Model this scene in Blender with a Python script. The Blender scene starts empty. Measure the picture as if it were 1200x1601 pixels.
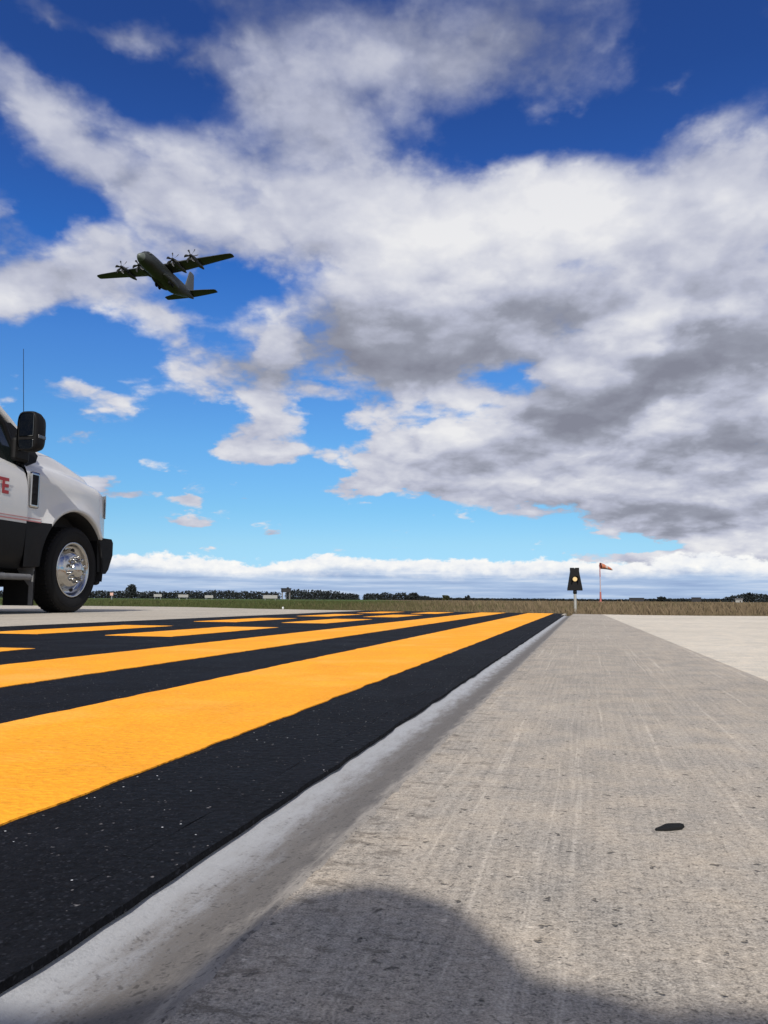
import bpy, bmesh, math, random
import numpy as np
from mathutils import Vector, Matrix, Euler, noise as mnoise

R = math.radians
PI = math.pi
scene = bpy.context.scene
C = scene.collection

# ------------------------------------------------------------------ camera
CAM_H = 0.14
cam_d = bpy.data.cameras.new('camera')
cam = bpy.data.objects.new('camera', cam_d)
C.objects.link(cam)
cam_d.sensor_fit = 'VERTICAL'
cam_d.sensor_height = 24.0
cam_d.lens = 24.0 * 1244.0 / 1601.0
cam_d.clip_start = 0.01
cam_d.clip_end = 20000
cam.matrix_world = Matrix.Translation((0, 0, CAM_H)) @ Matrix.Rotation(PI / 2 + R(6.29), 4, 'X') @ Matrix.Rotation(R(0.35), 4, 'Z')
scene.camera = cam

# ------------------------------------------------------------------ light
SUN_EL = 39.0
SUN_AZ = 184.0            # clockwise from +Y: the sun stands right behind the camera
sun_d = bpy.data.lights.new('sun', 'SUN')
sun = bpy.data.objects.new('sun', sun_d)
C.objects.link(sun)
sun_d.energy = 3.6
sun_d.angle = R(0.75)
sun_d.color = (1.0, 0.95, 0.88)
sv = Vector((math.sin(R(SUN_AZ)) * math.cos(R(SUN_EL)), math.cos(R(SUN_AZ)) * math.cos(R(SUN_EL)), math.sin(R(SUN_EL))))
sun.rotation_euler = sv.to_track_quat('Z', 'Y').to_euler()
sun.location = sv * 50

EXPOSURE = 0.55
scene.view_settings.view_transform = 'Standard'
scene.view_settings.look = 'None'
scene.view_settings.exposure = EXPOSURE
scene.view_settings.gamma = 1.0
scene.view_settings.use_curve_mapping = False
scene.render.engine = 'CYCLES'
scene.cycles.max_bounces = 6
scene.cycles.use_denoising = True

# ------------------------------------------------------------------ node helper
class NT:
    """small helper that adds nodes and links to a tree"""
    def __init__(s, tree):
        s.t = tree
    def n(s, kind, **kw):
        nd = s.t.nodes.new(kind)
        for k, v in kw.items():
            setattr(nd, k, v)
        return nd
    def put(s, sock, v):
        if v is None:
            return
        if isinstance(v, bpy.types.NodeSocket):
            s.t.links.new(v, sock)
        elif isinstance(v, (tuple, list)) and sock.type == 'RGBA' and len(v) == 3:
            sock.default_value = (*v, 1)
        else:
            sock.default_value = v
    def m(s, op, a, b=None, c=None, clamp=False):
        nd = s.n('ShaderNodeMath', operation=op, use_clamp=clamp)
        for i, v in enumerate((a, b, c)):
            s.put(nd.inputs[i], v)
        return nd.outputs[0]
    def vm(s, op, a, b=None, c=None):
        nd = s.n('ShaderNodeVectorMath', operation=op)
        for i, v in enumerate((a, b, c)):
            s.put(nd.inputs[i], v)
        return nd.outputs['Value'] if op in ('DOT_PRODUCT', 'LENGTH') else nd.outputs[0]
    def scale(s, v, f):
        nd = s.n('ShaderNodeVectorMath', operation='SCALE')
        s.put(nd.inputs[0], v)
        s.put(nd.inputs['Scale'], f)
        return nd.outputs[0]
    def xyz(s, x, y, z=0.0):
        nd = s.n('ShaderNodeCombineXYZ')
        for i, v in enumerate((x, y, z)):
            s.put(nd.inputs[i], v)
        return nd.outputs[0]
    def sep(s, v):
        nd = s.n('ShaderNodeSeparateXYZ')
        s.put(nd.inputs[0], v)
        return nd.outputs
    def noise(s, v, scale=1.0, detail=4.0, rough=0.5, dist=0.0, color=False, lac=2.0, dim='3D'):
        nd = s.n('ShaderNodeTexNoise', noise_dimensions=dim)
        s.put(nd.inputs['Vector'], v)
        s.put(nd.inputs['Scale'], scale)
        s.put(nd.inputs['Detail'], detail)
        s.put(nd.inputs['Roughness'], rough)
        s.put(nd.inputs['Distortion'], dist)
        s.put(nd.inputs['Lacunarity'], lac)
        return nd.outputs['Color' if color else 'Fac']
    def voro(s, v, scale=1.0, feature='F1', out='Distance', rnd=1.0):
        nd = s.n('ShaderNodeTexVoronoi', feature=feature)
        s.put(nd.inputs['Vector'], v)
        s.put(nd.inputs['Scale'], scale)
        s.put(nd.inputs['Randomness'], rnd)
        return nd.outputs[out]
    def map(s, v, a, b, c=0.0, d=1.0, smooth=False):
        nd = s.n('ShaderNodeMapRange', interpolation_type='SMOOTHSTEP' if smooth else 'LINEAR')
        for i, x in enumerate((v, a, b, c, d)):
            s.put(nd.inputs[i], x)
        return nd.outputs[0]
    def mix(s, f, a, b, blend='MIX'):
        nd = s.n('ShaderNodeMix', data_type='RGBA', blend_type=blend)
        s.put(nd.inputs[0], f)
        s.put(nd.inputs[6], a)
        s.put(nd.inputs[7], b)
        return nd.outputs[2]
    def ramp(s, f, stops, interp='LINEAR'):
        nd = s.n('ShaderNodeValToRGB')
        cr = nd.color_ramp
        cr.interpolation = interp
        while len(cr.elements) < len(stops):
            cr.elements.new(0.5)
        for e, (p, c) in zip(cr.elements, stops):
            e.position = p
            e.color = (*c, 1) if len(c) == 3 else c
        s.put(nd.inputs[0], f)
        return nd.outputs[0]

def lin(r, g, b):
    """sRGB 0-255 to linear"""
    f = lambda c: c / 12.92 if c <= 0.04045 else ((c + 0.055) / 1.055) ** 2.4
    return tuple(f(c / 255) for c in (r, g, b))

# ------------------------------------------------------------------ sky
# clouds of this day: azimuth, elevation, half width, half height (degrees), tilt (degrees), amount
#BLOBS>
CLOUD_MASSES = [
    (4.72, 36.64, 11.18, 3.25, -0, 1.1), (-0.24, 38.39, 9.37, 2.31, -0, 0.7), (11.48, 34.83, 5.2, 1.74, -10, 0.6), (-2.17, 34.59, 6.37, 2.14, -0, 0.5),
    (-6.53, 32.6, 5.79, 2.2, -20, 0.55), (-10, 35.56, 3.83, 2.41, -20, 0.6), (-25.3, 35.19, 4.06, 1.15, -12, 1.35), (-19.03, 34.76, 1.94, 0.94, -0, 1.15),
    (-14.67, 34.09, 2.31, 0.84, -0, 0.9), (21.18, 32.62, 1.71, 0.55, 5, 0.9), (23.42, 30.53, 2.89, 0.77, 15, 0.65), (25.58, 28.69, 1.99, 0.85, 10, 0.35),
    (15.99, 29.94, 1.35, 0.74, -0, 0.3), (-25.74, 29.84, 3.77, 1.46, -20, 0.85), (-20.67, 28.8, 6.81, 1.91, -22, 1.2), (-14.38, 27.38, 6.8, 2.72, -15, 1),
    (-13.12, 30.39, 2.78, 1.42, -10, 0.45), (-7.41, 29.14, 6.66, 3.29, -10, 0.8), (-2.08, 27.38, 6.26, 3.6, -0, 0.8), (-6.02, 31.51, 3.38, 1.87, -0, 0.4),
    (-25.56, 27.17, 2.37, 1.09, -10, 0.4), (-26.96, 24.29, 1.15, 1.26, -0, 0.8), (-24.41, 21.28, 4.76, 2.42, 12, 1.3), (-25.86, 19.07, 3.48, 1.97, -0, 1),
    (-21.52, 24.87, 1.42, 0.92, -0, 0.7), (-18.67, 23.5, 4.74, 1.59, -10, 0.7), (-14.27, 24.41, 4.96, 1.41, -8, 0.6), (-19.4, 20.58, 4.67, 1.79, -20, 0.7),
    (-15.42, 19.33, 3.54, 1.68, -10, 0.8), (-15.59, 18.04, 2.64, 1.1, -10, 0.7), (4.69, 27.35, 7.65, 3, -0, 1.1), (15.02, 27.46, 8.55, 2.4, 4, 1.2),
    (24.02, 25.84, 5.65, 2.62, 2, 1.2), (9.39, 23.07, 15.08, 4.58, -0, 1.3), (21.78, 21.51, 8.24, 3.98, -0, 1.3), (0.39, 19.87, 7.57, 3.91, 8, 1.2),
    (2.3, 16.34, 6.58, 2.01, -0, 0.9), (8.4, 17.98, 7.39, 2.62, 10, 0.8), (-15.29, 15.79, 3.29, 1.21, -8, 1), (-9.66, 16.29, 3.9, 1.85, 5, 1.25),
    (-7.54, 14.16, 2.31, 1.16, -0, 0.7), (-8.77, 11.86, 3.88, 1.8, -12, 1.4), (-8.83, 10.19, 3.64, 0.54, -0, 0.8), (-21.8, 11.51, 2.91, 1.36, 12, 1.2),
    (-22.8, 13.74, 3.6, 0.5, -3, 0.8), (-25.71, 13.01, 1.91, 0.49, -0, 0.8), (-19.24, 7.5, 2.65, 0.65, -14, 0.9), (-17.55, 7.02, 1.27, 0.35, -5, 0.5),
    (-1.64, 8.51, 3.07, 0.69, 4, 1.1), (-14.09, 6.53, 0.79, 0.36, -0, 1.2), (-15.44, 5.55, 0.95, 0.36, -8, 0.8), (-13.52, 5.16, 1.14, 0.36, -0, 1.1),
    (-10.65, 7.14, 0.81, 0.36, -0, 0.9), (-8.34, 4.74, 0.81, 0.32, -0, 0.9), (22.8, 16.09, 7.63, 3.71, -0, 1.3), (16, 14.1, 8.66, 2.69, 18, 1.3),
    (9.26, 12.18, 8.62, 2.25, 14, 1.2), (0.9, 11.37, 4.67, 2.1, -0, 1.1), (21.43, 12, 7.3, 2.97, 8, 1.3), (18.45, 9.6, 7.95, 1.74, 4, 1.1),
    (5.55, 7.78, 3.68, 1.01, -6, 1), (10.57, 8.53, 5.83, 0.9, 3, 1), (18.35, 6.32, 7.49, 0.96, -2, 1.7), (22.86, 7.23, 5.12, 1.7, -0, 1.1),
    (21.98, 4.79, 5.95, 0.85, -2, 2), (22.5, 2.82, 5.89, 0.64, -2, 2.2), (19.48, 2.6, 2.86, 0.3, 3, 0.6), (24.67, 3.79, 2.29, 0.58, -0, 0.6),
    (8.84, 15.99, 3.69, 1.15, -20, -0.75), (6.51, 13.6, 2.78, 0.81, 10, -0.5), (-10.06, 22.5, 3.25, 1.42, -10, -0.6), (-20.41, 15.25, 3.73, 0.84, -0, -0.4),
    (-4.89, 23.2, 1.9, 1.26, -0, -0.3), (-21.34, 32.99, 9.78, 1.16, -10, -0.5), (12.34, 30.96, 5.12, 1.12, -6, -0.7), (-14.76, 25.57, 2.71, 0.56, -8, -0.3),
    (-20.93, 25.74, 2.53, 0.76, -10, -0.4), (-4.7, 11.3, 2.14, 2, -0, -0.7), (-3.82, 14.94, 1.88, 1.35, -0, -0.2), (16.18, 3.95, 5.52, 0.4, -0, -0.6),
    (13.63, 5.77, 2.62, 0.72, -0, -0.3), (-12.5, 12.37, 0.8, 1.78, -0, -0.3), (-18.8, 16.89, 4.24, 1.43, -4, -0.9), (-12.45, 17.99, 3.16, 0.69, -10, -0.6),
    (-12.54, 13.61, 2.24, 0.62, -0, -0.5), (-5.66, 13.09, 1.86, 1.81, -0, -0.4), (16.18, 3.95, 3.4, 0.31, -0, -0.4),
]
CLOUD_TONES = [
    (20, 6.05, 6.53, 0.52, -0, -0.25), (25.49, 14.15, 2.31, 1.22, 10, -0.25), (1.35, 16.57, 9.37, 2.45, -0, -0.75), (-1.99, 19.85, 5.69, 2.17, -0, -0.2),
    (7.48, 18.89, 8.81, 1.96, -0, -0.55), (13.92, 19.41, 5.37, 1.7, 8, -0.2), (22.39, 16.13, 6.47, 1.86, 6, -0.75), (18.17, 14.39, 8.05, 1.37, 20, -0.85),
    (12.42, 11.63, 6.23, 1.16, 16, -0.6), (22.97, 10.2, 5.54, 1.52, -0, -0.75), (22.27, 12.79, 4.83, 0.93, 14, -0.35), (4.63, 7.7, 4.15, 0.55, -0, -0.2),
    (17.94, 6.55, 7.53, 0.79, -0, -0.5), (22.8, 5.45, 4.72, 0.93, -0, -0.55), (23.06, 2.01, 4.28, 0.38, -0, -0.4), (4.72, 36.64, 10.7, 2.74, -0, 0.05),
    (11.07, 37.75, 6.21, 1.97, -0, -0.3), (-2.15, 32.77, 7.79, 2.21, -0, -0.05), (-8.52, 34.63, 5.77, 2.82, -0, -0.1), (-17.11, 27.82, 13.14, 4.18, -10, 0.08),
    (24.54, 19.54, 3.56, 1.19, -0, 0.25), (15.46, 27.03, 9.83, 2.33, 6, 0.55), (17.59, 24.02, 10.42, 2.79, -0, 0.6), (4.69, 27.75, 7.18, 2.39, -0, 0.45),
    (0.83, 27.01, 5.78, 2.42, -0, 0.25), (-1.56, 24.12, 4.31, 2.92, -0, 0.15), (6.58, 24.03, 8.48, 2.08, 8, 0.5), (17.42, 18.28, 3.89, 1.47, 16, 0.6),
    (18.3, 18.83, 2.57, 1, -0, 0.35), (7.43, 13.58, 5.07, 1.53, 14, 0.5), (-0.04, 12.28, 3.28, 1.28, -0, 0.35), (4.64, 12.36, 2.79, 1.36, -0, 0.3),
    (23.5, 13.52, 2.77, 1, 14, 0.65), (19.78, 12.12, 1.66, 0.94, 20, 0.5), (17.2, 10.53, 2.56, 0.79, -0, 0.5), (16.3, 8.9, 2.58, 0.62, -0, 0.45),
    (22.12, 8.76, 2, 0.6, -0, 0.5), (24.29, 3.8, 2.68, 0.59, -0, 0.9), (21.12, 3.1, 2.41, 0.34, -0, 0.3), (-8.88, 12.53, 3.2, 1.17, -0, 0.12),
    (-9.45, 16.96, 3.22, 1.32, -0, 0.1), (-24.36, 20.5, 4.76, 2.36, -0, 0.12), (-8.83, 10.19, 3.64, 0.45, -0, 0.4), (-14.34, 26.21, 11.66, 1.58, -12, 0.12),
    (-8.85, 11.18, 3.65, 0.54, -0, -0.15),
]
#<BLOBS

SKY_TINT = [(0.0, (0.3269, 0.534, 0.8503)), (0.0191, (0.3269, 0.534, 0.8503)), (0.0446, (0.3659, 0.5578, 0.7413)), (0.0701, (0.3276, 0.5627, 0.734)), (0.1212, (0.308, 0.5861, 0.8128)), (0.1616, (0.2736, 0.5502, 0.8486)), (0.1964, (0.2487, 0.5288, 0.8908)), (0.2589, (0.1476, 0.428, 0.8807)), (0.3134, (0.1569, 0.3637, 0.7878)), (0.3766, (0.1382, 0.3032, 0.6787)), (0.4339, (0.1465, 0.2948, 0.6614))]
world = bpy.data.worlds.new('World')
scene.world = world
world.use_nodes = True
world.cycles.sampling_method = 'MANUAL'
world.cycles.sample_map_resolution = 256
wt = world.node_tree
wt.nodes.clear()
W = NT(wt)
gen = W.n('ShaderNodeTexCoord').outputs['Generated']
dirn = W.vm('NORMALIZE', gen)
dx, dy, dz = W.sep(dirn)
az = W.m('MULTIPLY', W.m('ARCTAN2', dx, dy), 180 / PI)
el = W.m('MULTIPLY', W.m('ARCSINE', dz), 180 / PI)

sky = W.n('ShaderNodeTexSky', sky_type='NISHITA')
sky.sun_disc = False
sky.sun_elevation = R(SUN_EL)
sky.sun_rotation = R(SUN_AZ)
sky.altitude = 100
sky.air_density = 1.0
sky.dust_density = 0.3
sky.ozone_density = 2.0
K = 1.0 / (0.1 * 2 ** EXPOSURE)        # display value -> world colour at background strength 0.1
tint = W.ramp(W.m('DIVIDE', el, 90.0), SKY_TINT)
blue = W.mix(1.0, sky.outputs[0], tint, 'MULTIPLY')

# air-space coordinates: flatter and finer towards the horizon
elp = W.m('MAXIMUM', dz, 0.0)
den = W.m('ADD', elp, 0.30)
q = W.xyz(W.m('DIVIDE', dx, den), W.m('DIVIDE', dy, den), W.m('MULTIPLY', elp, 0.9))
wamp = W.m('MULTIPLY_ADD', W.m('MAXIMUM', el, 0.0), 0.10, 0.7)
w1 = W.vm('SUBTRACT', W.noise(q, 3.4, 6.0, 0.6, color=True, dim='2D'), (0.5, 0.5, 0.5))
w1 = W.vm('MULTIPLY', w1, (2.2, 1.5, 0.0))
P = W.vm('ADD', W.xyz(az, el), W.scale(w1, wamp))

def blob_sum(vec, blobs, start):
    acc = start
    vx, vy, _ = W.sep(vec)
    for (a, e, ra, re, rot, amt) in blobs:
        gr = W.n('ShaderNodeTexGradient', gradient_type='SPHERICAL')
        W.put(gr.inputs['Vector'], W.xyz(vx, vy, acc))     # the running sum rides in z so that the masses are added one after another
        tm = gr.texture_mapping
        tm.vector_type = 'TEXTURE'
        tm.translation = (a, e, 0)
        tm.rotation = (0, 0, R(rot))
        tm.scale = (ra * 1.75, re * 1.75, 1e5)
        acc = W.m('MULTIPLY_ADD', gr.outputs['Fac'], amt, acc)
    return acc

cover = blob_sum(P, CLOUD_MASSES, 0.0)
tone = blob_sum(P, CLOUD_TONES, W.m('MULTIPLY', cover, 1e-6))
# unseen clouds beyond the view, made denser and brighter for white fill
side = W.map(W.m('ABSOLUTE', az), 30, 42, smooth=True)
over = W.map(el, 37, 46, smooth=True)
rest = W.m('MAXIMUM', side, over)
cover = W.m('ADD', cover, W.m('MULTIPLY', rest, W.map(W.noise(q, 0.8, 3.0, 0.5, dim='2D'), 0.3, 0.6, 0.1, 1.6)))
n_a = W.noise(q, 4.6, 9.0, 0.60, dim='2D')
n_b = W.noise(W.vm('ADD', q, (3.1, 7.7, 1.3)), 13.0, 6.0, 0.6, dim='2D')
def puffs(v, s, det):
    nd = W.n('ShaderNodeTexVoronoi', feature='SMOOTH_F1', voronoi_dimensions='2D')
    W.put(nd.inputs['Vector'], v)
    nd.inputs['Scale'].default_value = s
    nd.inputs['Detail'].default_value = det
    nd.inputs['Roughness'].default_value = 0.55
    nd.inputs['Smoothness'].default_value = 0.6
    return nd.outputs['Distance']
qw = W.vm('ADD', q, W.scale(w1, 0.10))
pf = puffs(qw, 5.4, 3.0)
cc = W.m('ADD', cover, W.m('MULTIPLY', W.m('SUBTRACT', n_a, 0.5), 1.7))
cc = W.m('ADD', cc, W.m('MULTIPLY', W.m('SUBTRACT', n_b, 0.5), 0.45))
cc = W.m('ADD', cc, W.m('MULTIPLY', W.m('SUBTRACT', 0.60, pf), 0.9))
alpha = W.map(cc, W.map(el, 8, 26, 0.22, 0.05), W.map(el, 9, 34, 0.62, 1.75), smooth=True)
alpha = W.m('MULTIPLY', alpha, W.m('MULTIPLY', W.map(el, 0.0, 2.0), W.map(el, 24, 38, 1.0, 0.86)))
# relief: compare the billows with themselves a little nearer to the sun
d_a = W.noise(W.vm('ADD', q, (0.01, -0.06, 0.06)), 4.6, 5.0, 0.5, dim='2D')
d_0 = W.noise(q, 4.6, 5.0, 0.5, dim='2D')
d_c = W.noise(W.vm('ADD', q, (0.03, -0.12, 0.12)), 1.9, 3.0, 0.5, dim='2D')
d_d = W.noise(q, 1.9, 3.0, 0.5, dim='2D')
relief = W.m('ADD', W.m('MULTIPLY', W.m('SUBTRACT', d_0, d_a), 0.7), W.m('MULTIPLY', W.m('SUBTRACT', d_d, d_c), 0.4))
lum = W.m('ADD', W.m('MULTIPLY_ADD', relief, 1.0, 0.67), W.m('MULTIPLY', tone, 0.46))
lum = W.m('ADD', lum, W.m('MULTIPLY', rest, 0.25))  # lifts the unseen clouds so they give more fill light
lum = W.m('ADD', lum, W.m('MULTIPLY', W.m('SUBTRACT', n_a, 0.5), 0.24))
lum = W.m('ADD', lum, W.m('MULTIPLY', W.m('SUBTRACT', 0.60, pf), 0.40))
lum = W.m('SUBTRACT', lum, W.m('MULTIPLY', W.map(el, 17, 38, 0.0, 0.22), W.m('SUBTRACT', 1.0, rest)))
cl = lambda *c: tuple(x * K for x in lin(*c))
cloud = W.ramp(lum, [(0.0, cl(132, 135, 150)), (0.25, cl(150, 154, 169)), (0.5, cl(184, 188, 206)),
                     (0.75, cl(213, 215, 225)), (1.0, cl(236, 236, 238))])
col = W.mix(alpha, blue, cloud)

# the far bank of cumulus low over the horizon
b1 = W.noise(W.xyz(W.m('MULTIPLY', az, 0.16), W.m('MULTIPLY', el, 0.35), 4.0), 1.0, 7.0, 0.6)
b2 = W.noise(W.xyz(W.m('MULTIPLY', az, 0.9), W.m('MULTIPLY', el, 1.5), 9.0), 1.0, 6.0, 0.6)
top = W.m('MULTIPLY_ADD', W.m('SUBTRACT', b1, 0.5), 2.6, 2.95)
top = W.m('MULTIPLY_ADD', W.m('SUBTRACT', b2, 0.5), 1.1, top)
balpha = W.map(W.m('SUBTRACT', top, el), -0.05, 0.25, smooth=True)
st = W.noise(W.xyz(W.m('MULTIPLY', az, 0.13), W.m('MULTIPLY', el, 2.3), 2.0), 1.0, 6.0, 0.6)
depth = W.m('SUBTRACT', W.m('SUBTRACT', top, el), W.m('MULTIPLY', W.m('SUBTRACT', b2, 0.5), 1.6))
low = W.map(depth, 0.5, 1.5, smooth=True)
bwhite = W.ramp(W.m('MULTIPLY_ADD', W.m('SUBTRACT', b2, 0.5), 1.6, 0.65), [(0.0, cl(205, 212, 226)), (0.45, cl(236, 239, 244)), (1.0, cl(255, 254, 250))])
bblue = W.ramp(st, [(0.33, cl(150, 173, 210)), (0.5, cl(172, 194, 225)), (0.62, cl(194, 210, 233)), (0.75, cl(226, 233, 243))])
bank = W.mix(low, bwhite, bblue)
col = W.mix(balpha, col, bank)
bg = W.n('ShaderNodeBackground')
W.put(bg.inputs[0], col)
bg.inputs[1].default_value = 0.1
wo = W.n('ShaderNodeOutputWorld')
wt.links.new(bg.outputs[0], wo.inputs[0])
#END_SKY

# ------------------------------------------------------------------ object helpers
def link(o, parent=None):
    C.objects.link(o)
    if parent is not None:
        o.parent = parent
    return o

def tag(o, label=None, cat=None, group=None, kind=None):
    for k, v in (('label', label), ('category', cat), ('group', group), ('kind', kind)):
        if v:
            o[k] = v
    return o

def empty(name, loc=(0, 0, 0), rz=0.0):
    o = bpy.data.objects.new(name, None)
    o.empty_display_size = 0.2
    o.location = loc
    o.rotation_euler = (0, 0, rz)
    return link(o)

def copy_tree(o, parent=None):
    c = o.copy()
    link(c, parent)
    for ch in [x for x in o.children]:
        copy_tree(ch, c)
    return c

def tf(loc=(0, 0, 0), rot=(0, 0, 0), sc=(1, 1, 1)):
    return Matrix.LocRotScale(Vector(loc), Euler(rot), Vector(sc))

class MB:
    """collects faces, then links them as ONE mesh object"""
    def __init__(s):
        s.v, s.f, s.mi, s.sm = [], [], [], []
    def add(s, verts, faces, M=None, mi=0, smooth=False):
        b = len(s.v)
        s.v += [tuple(M @ Vector(p)) if M is not None else tuple(p) for p in verts]
        for f in faces:
            s.f.append([i + b for i in f])
            s.mi.append(mi)
            s.sm.append(smooth)
        return s
    def bm(s, bm, M=None, mi=0, smooth=False):
        bm.verts.index_update()
        s.add([v.co.copy() for v in bm.verts], [[v.index for v in f.verts] for f in bm.faces], M, mi, smooth)
        bm.free()
        return s
    def box(s, c, d, bev=0.0, seg=2, M=None, mi=0):
        b = bmesh.new()
        bmesh.ops.create_cube(b, size=1)
        for v in b.verts:
            v.co = Vector((v.co.x * d[0] + c[0], v.co.y * d[1] + c[1], v.co.z * d[2] + c[2]))
        if bev > 0:
            bmesh.ops.bevel(b, geom=b.edges[:], offset=bev, segments=seg, profile=0.5, affect='EDGES')
        return s.bm(b, M, mi)
    def grid(s, rows, close=False, mi=0, smooth=True, M=None, flip=False, cap0=False, cap1=False):
        """rows: equal-length lists of points"""
        n = len(rows[0])
        vs = [p for r in rows for p in r]
        fs = []
        for i in range(len(rows) - 1):
            for j in range(n if close else n - 1):
                a, b = i * n + j, i * n + (j + 1) % n
                q_ = [a, b, b + n, a + n]
                fs.append(q_[::-1] if flip else q_)
        s.add(vs, fs, M, mi, smooth)
        if cap0:
            s.add(rows[0], [list(range(n)) if flip else list(range(n))[::-1]], M, mi)
        if cap1:
            s.add(rows[-1], [list(range(n))[::-1] if flip else list(range(n))], M, mi)
        return s
    def lathe(s, prof, seg=32, axis='Z', M=None, mi=0, smooth=True):
        """prof: (radius, height) pairs"""
        rows = []
        for r, h in prof:
            row = []
            for k in range(seg):
                a = 2 * PI * k / seg
                c_, s_ = r * math.cos(a), r * math.sin(a)
                row.append({'Z': (c_, s_, h), 'Y': (c_, h, s_), 'X': (h, c_, s_)}[axis])
            rows.append(row)
        return s.grid(rows, True, mi, smooth, M)
    def tube(s, pts, rad, seg=10, mi=0, M=None, caps=True):
        pts = [Vector(p) for p in pts]
        rad = rad if isinstance(rad, (list, tuple)) else [rad] * len(pts)
        rows = []
        for i, p in enumerate(pts):
            t = (pts[min(i + 1, len(pts) - 1)] - pts[max(i - 1, 0)]).normalized()
            u = t.orthogonal().normalized() if i == 0 else (u - t * u.dot(t)).normalized()
            w = t.cross(u)
            rows.append([p + rad[i] * (math.cos(2 * PI * k / seg) * u + math.sin(2 * PI * k / seg) * w) for k in range(seg)])
        return s.grid(rows, True, mi, True, M, False, caps, caps)
    def prism(s, poly, z0, z1, M=None, mi=0):
        n = len(poly)
        vs = [(x, y, z0) for x, y in poly] + [(x, y, z1) for x, y in poly]
        fs = [list(range(n))[::-1], list(range(n, 2 * n))] + [[i, (i + 1) % n, n + (i + 1) % n, n + i] for i in range(n)]
        return s.add(vs, fs, M, mi)
    def build(s, name, mats, parent=None, weld=False):
        me = bpy.data.meshes.new(name)
        me.from_pydata(s.v, [], s.f)
        for m_ in (mats if isinstance(mats, (list, tuple)) else [mats]):
            me.materials.append(m_)
        me.polygons.foreach_set('material_index', s.mi)
        me.polygons.foreach_set('use_smooth', s.sm)
        if weld:
            b = bmesh.new()
            b.from_mesh(me)
            bmesh.ops.remove_doubles(b, verts=b.verts, dist=1e-5)
            bmesh.ops.recalc_face_normals(b, faces=b.faces)
            b.to_mesh(me)
            b.free()
        me.update()
        return link(bpy.data.objects.new(name, me), parent)

# ------------------------------------------------------------------ materials
def mat(name, color, rough=0.6, metal=0.0, spec=0.5, var=0.15, vscale=20.0, bump=0.0, bscale=200.0, coat=0.0, emit=None, estr=0.0):
    m_ = bpy.data.materials.new(name)
    m_.use_nodes = True
    t = NT(m_.node_tree)
    b = m_.node_tree.nodes['Principled BSDF']
    co = t.n('ShaderNodeTexCoord').outputs['Object']
    f = t.noise(co, vscale, 5.0, 0.6)
    k = t.map(f, 0.3, 0.7, 1 - var, 1 + var)
    t.put(b.inputs['Base Color'], t.mix(1.0, (*color, 1), t.xyz(k, k, k), 'MULTIPLY'))
    t.put(b.inputs['Roughness'], t.map(f, 0.3, 0.7, max(rough - 0.08, 0.02), min(rough + 0.08, 1)))
    b.inputs['Metallic'].default_value = metal
    b.inputs['Specular IOR Level'].default_value = spec
    b.inputs['Coat Weight'].default_value = coat
    b.inputs['Coat Roughness'].default_value = 0.06
    if bump:
        bp = t.n('ShaderNodeBump')
        bp.inputs['Strength'].default_value = bump
        bp.inputs['Distance'].default_value = 0.002
        t.put(bp.inputs['Height'], t.noise(co, bscale, 4.0, 0.6))
        t.put(b.inputs['Normal'], bp.outputs[0])
    if emit:
        b.inputs['Emission Color'].default_value = (*emit, 1)
        b.inputs['Emission Strength'].default_value = estr
    return m_

M_WHITE = mat('white_vehicle_paint', (0.52, 0.52, 0.505), 0.35, coat=0.5, var=0.04, vscale=3)
M_BLACKP = mat('black_vehicle_paint', (0.006, 0.006, 0.0065), 0.5, spec=0.15, var=0.3, vscale=4)
M_PLASTIC = mat('black_plastic', (0.006, 0.006, 0.0065), 0.6, spec=0.15, var=0.2, bump=0.1)
M_RUBBER = mat('tyre_rubber', (0.0085, 0.0085, 0.0088), 0.8, spec=0.2, var=0.25, vscale=12, bump=0.15)
M_GREYFLAP = mat('grey_rubber', (0.12, 0.12, 0.122), 0.7, var=0.2)
M_CHROME = mat('polished_steel', (0.46, 0.455, 0.44), 0.16, 1.0, var=0.08, vscale=15)
M_DULLSTEEL = mat('dull_steel', (0.35, 0.35, 0.35), 0.4, 1.0, var=0.15)
M_GLASS = mat('tinted_glass', (0.010, 0.014, 0.014), 0.06, spec=0.6, var=0.1)
M_MIRROR = mat('mirror_glass', (0.16, 0.165, 0.16), 0.05, 1.0, var=0.02)
M_RED = mat('red_lettering', (0.30, 0.018, 0.020), 0.45, var=0.08)
M_PINK = mat('faded_red_stripe', (0.42, 0.16, 0.16), 0.45, var=0.1)
M_LENS = mat('headlight_lens', (0.06, 0.063, 0.068), 0.12, spec=0.7, var=0.3, vscale=30)
M_AMBER = mat('amber_lens', (0.6, 0.2, 0.02), 0.15, var=0.1)

D_AZ = R(14.2)
D2 = Vector((math.sin(D_AZ), math.cos(D_AZ)))      # along the painted lines
N2 = Vector((D2.y, -D2.x))                         # to their right
def sn(s, n):
    return (D2.x * s + N2.x * n, D2.y * s + N2.y * n)

def ground_coords(t):
    """object coordinates turned so that x runs across the lines (n) and y along them (s), in metres"""
    co = t.n('ShaderNodeTexCoord').outputs['Object']
    x, y, z = t.sep(co)
    nn = t.m('ADD', t.m('MULTIPLY', x, N2.x), t.m('MULTIPLY', y, N2.y))
    ss = t.m('ADD', t.m('MULTIPLY', x, D2.x), t.m('MULTIPLY', y, D2.y))
    return co, nn, ss

def new_mat(name):
    m_ = bpy.data.materials.new(name)
    m_.use_nodes = True
    t = NT(m_.node_tree)
    return m_, t, m_.node_tree.nodes['Principled BSDF']

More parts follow.
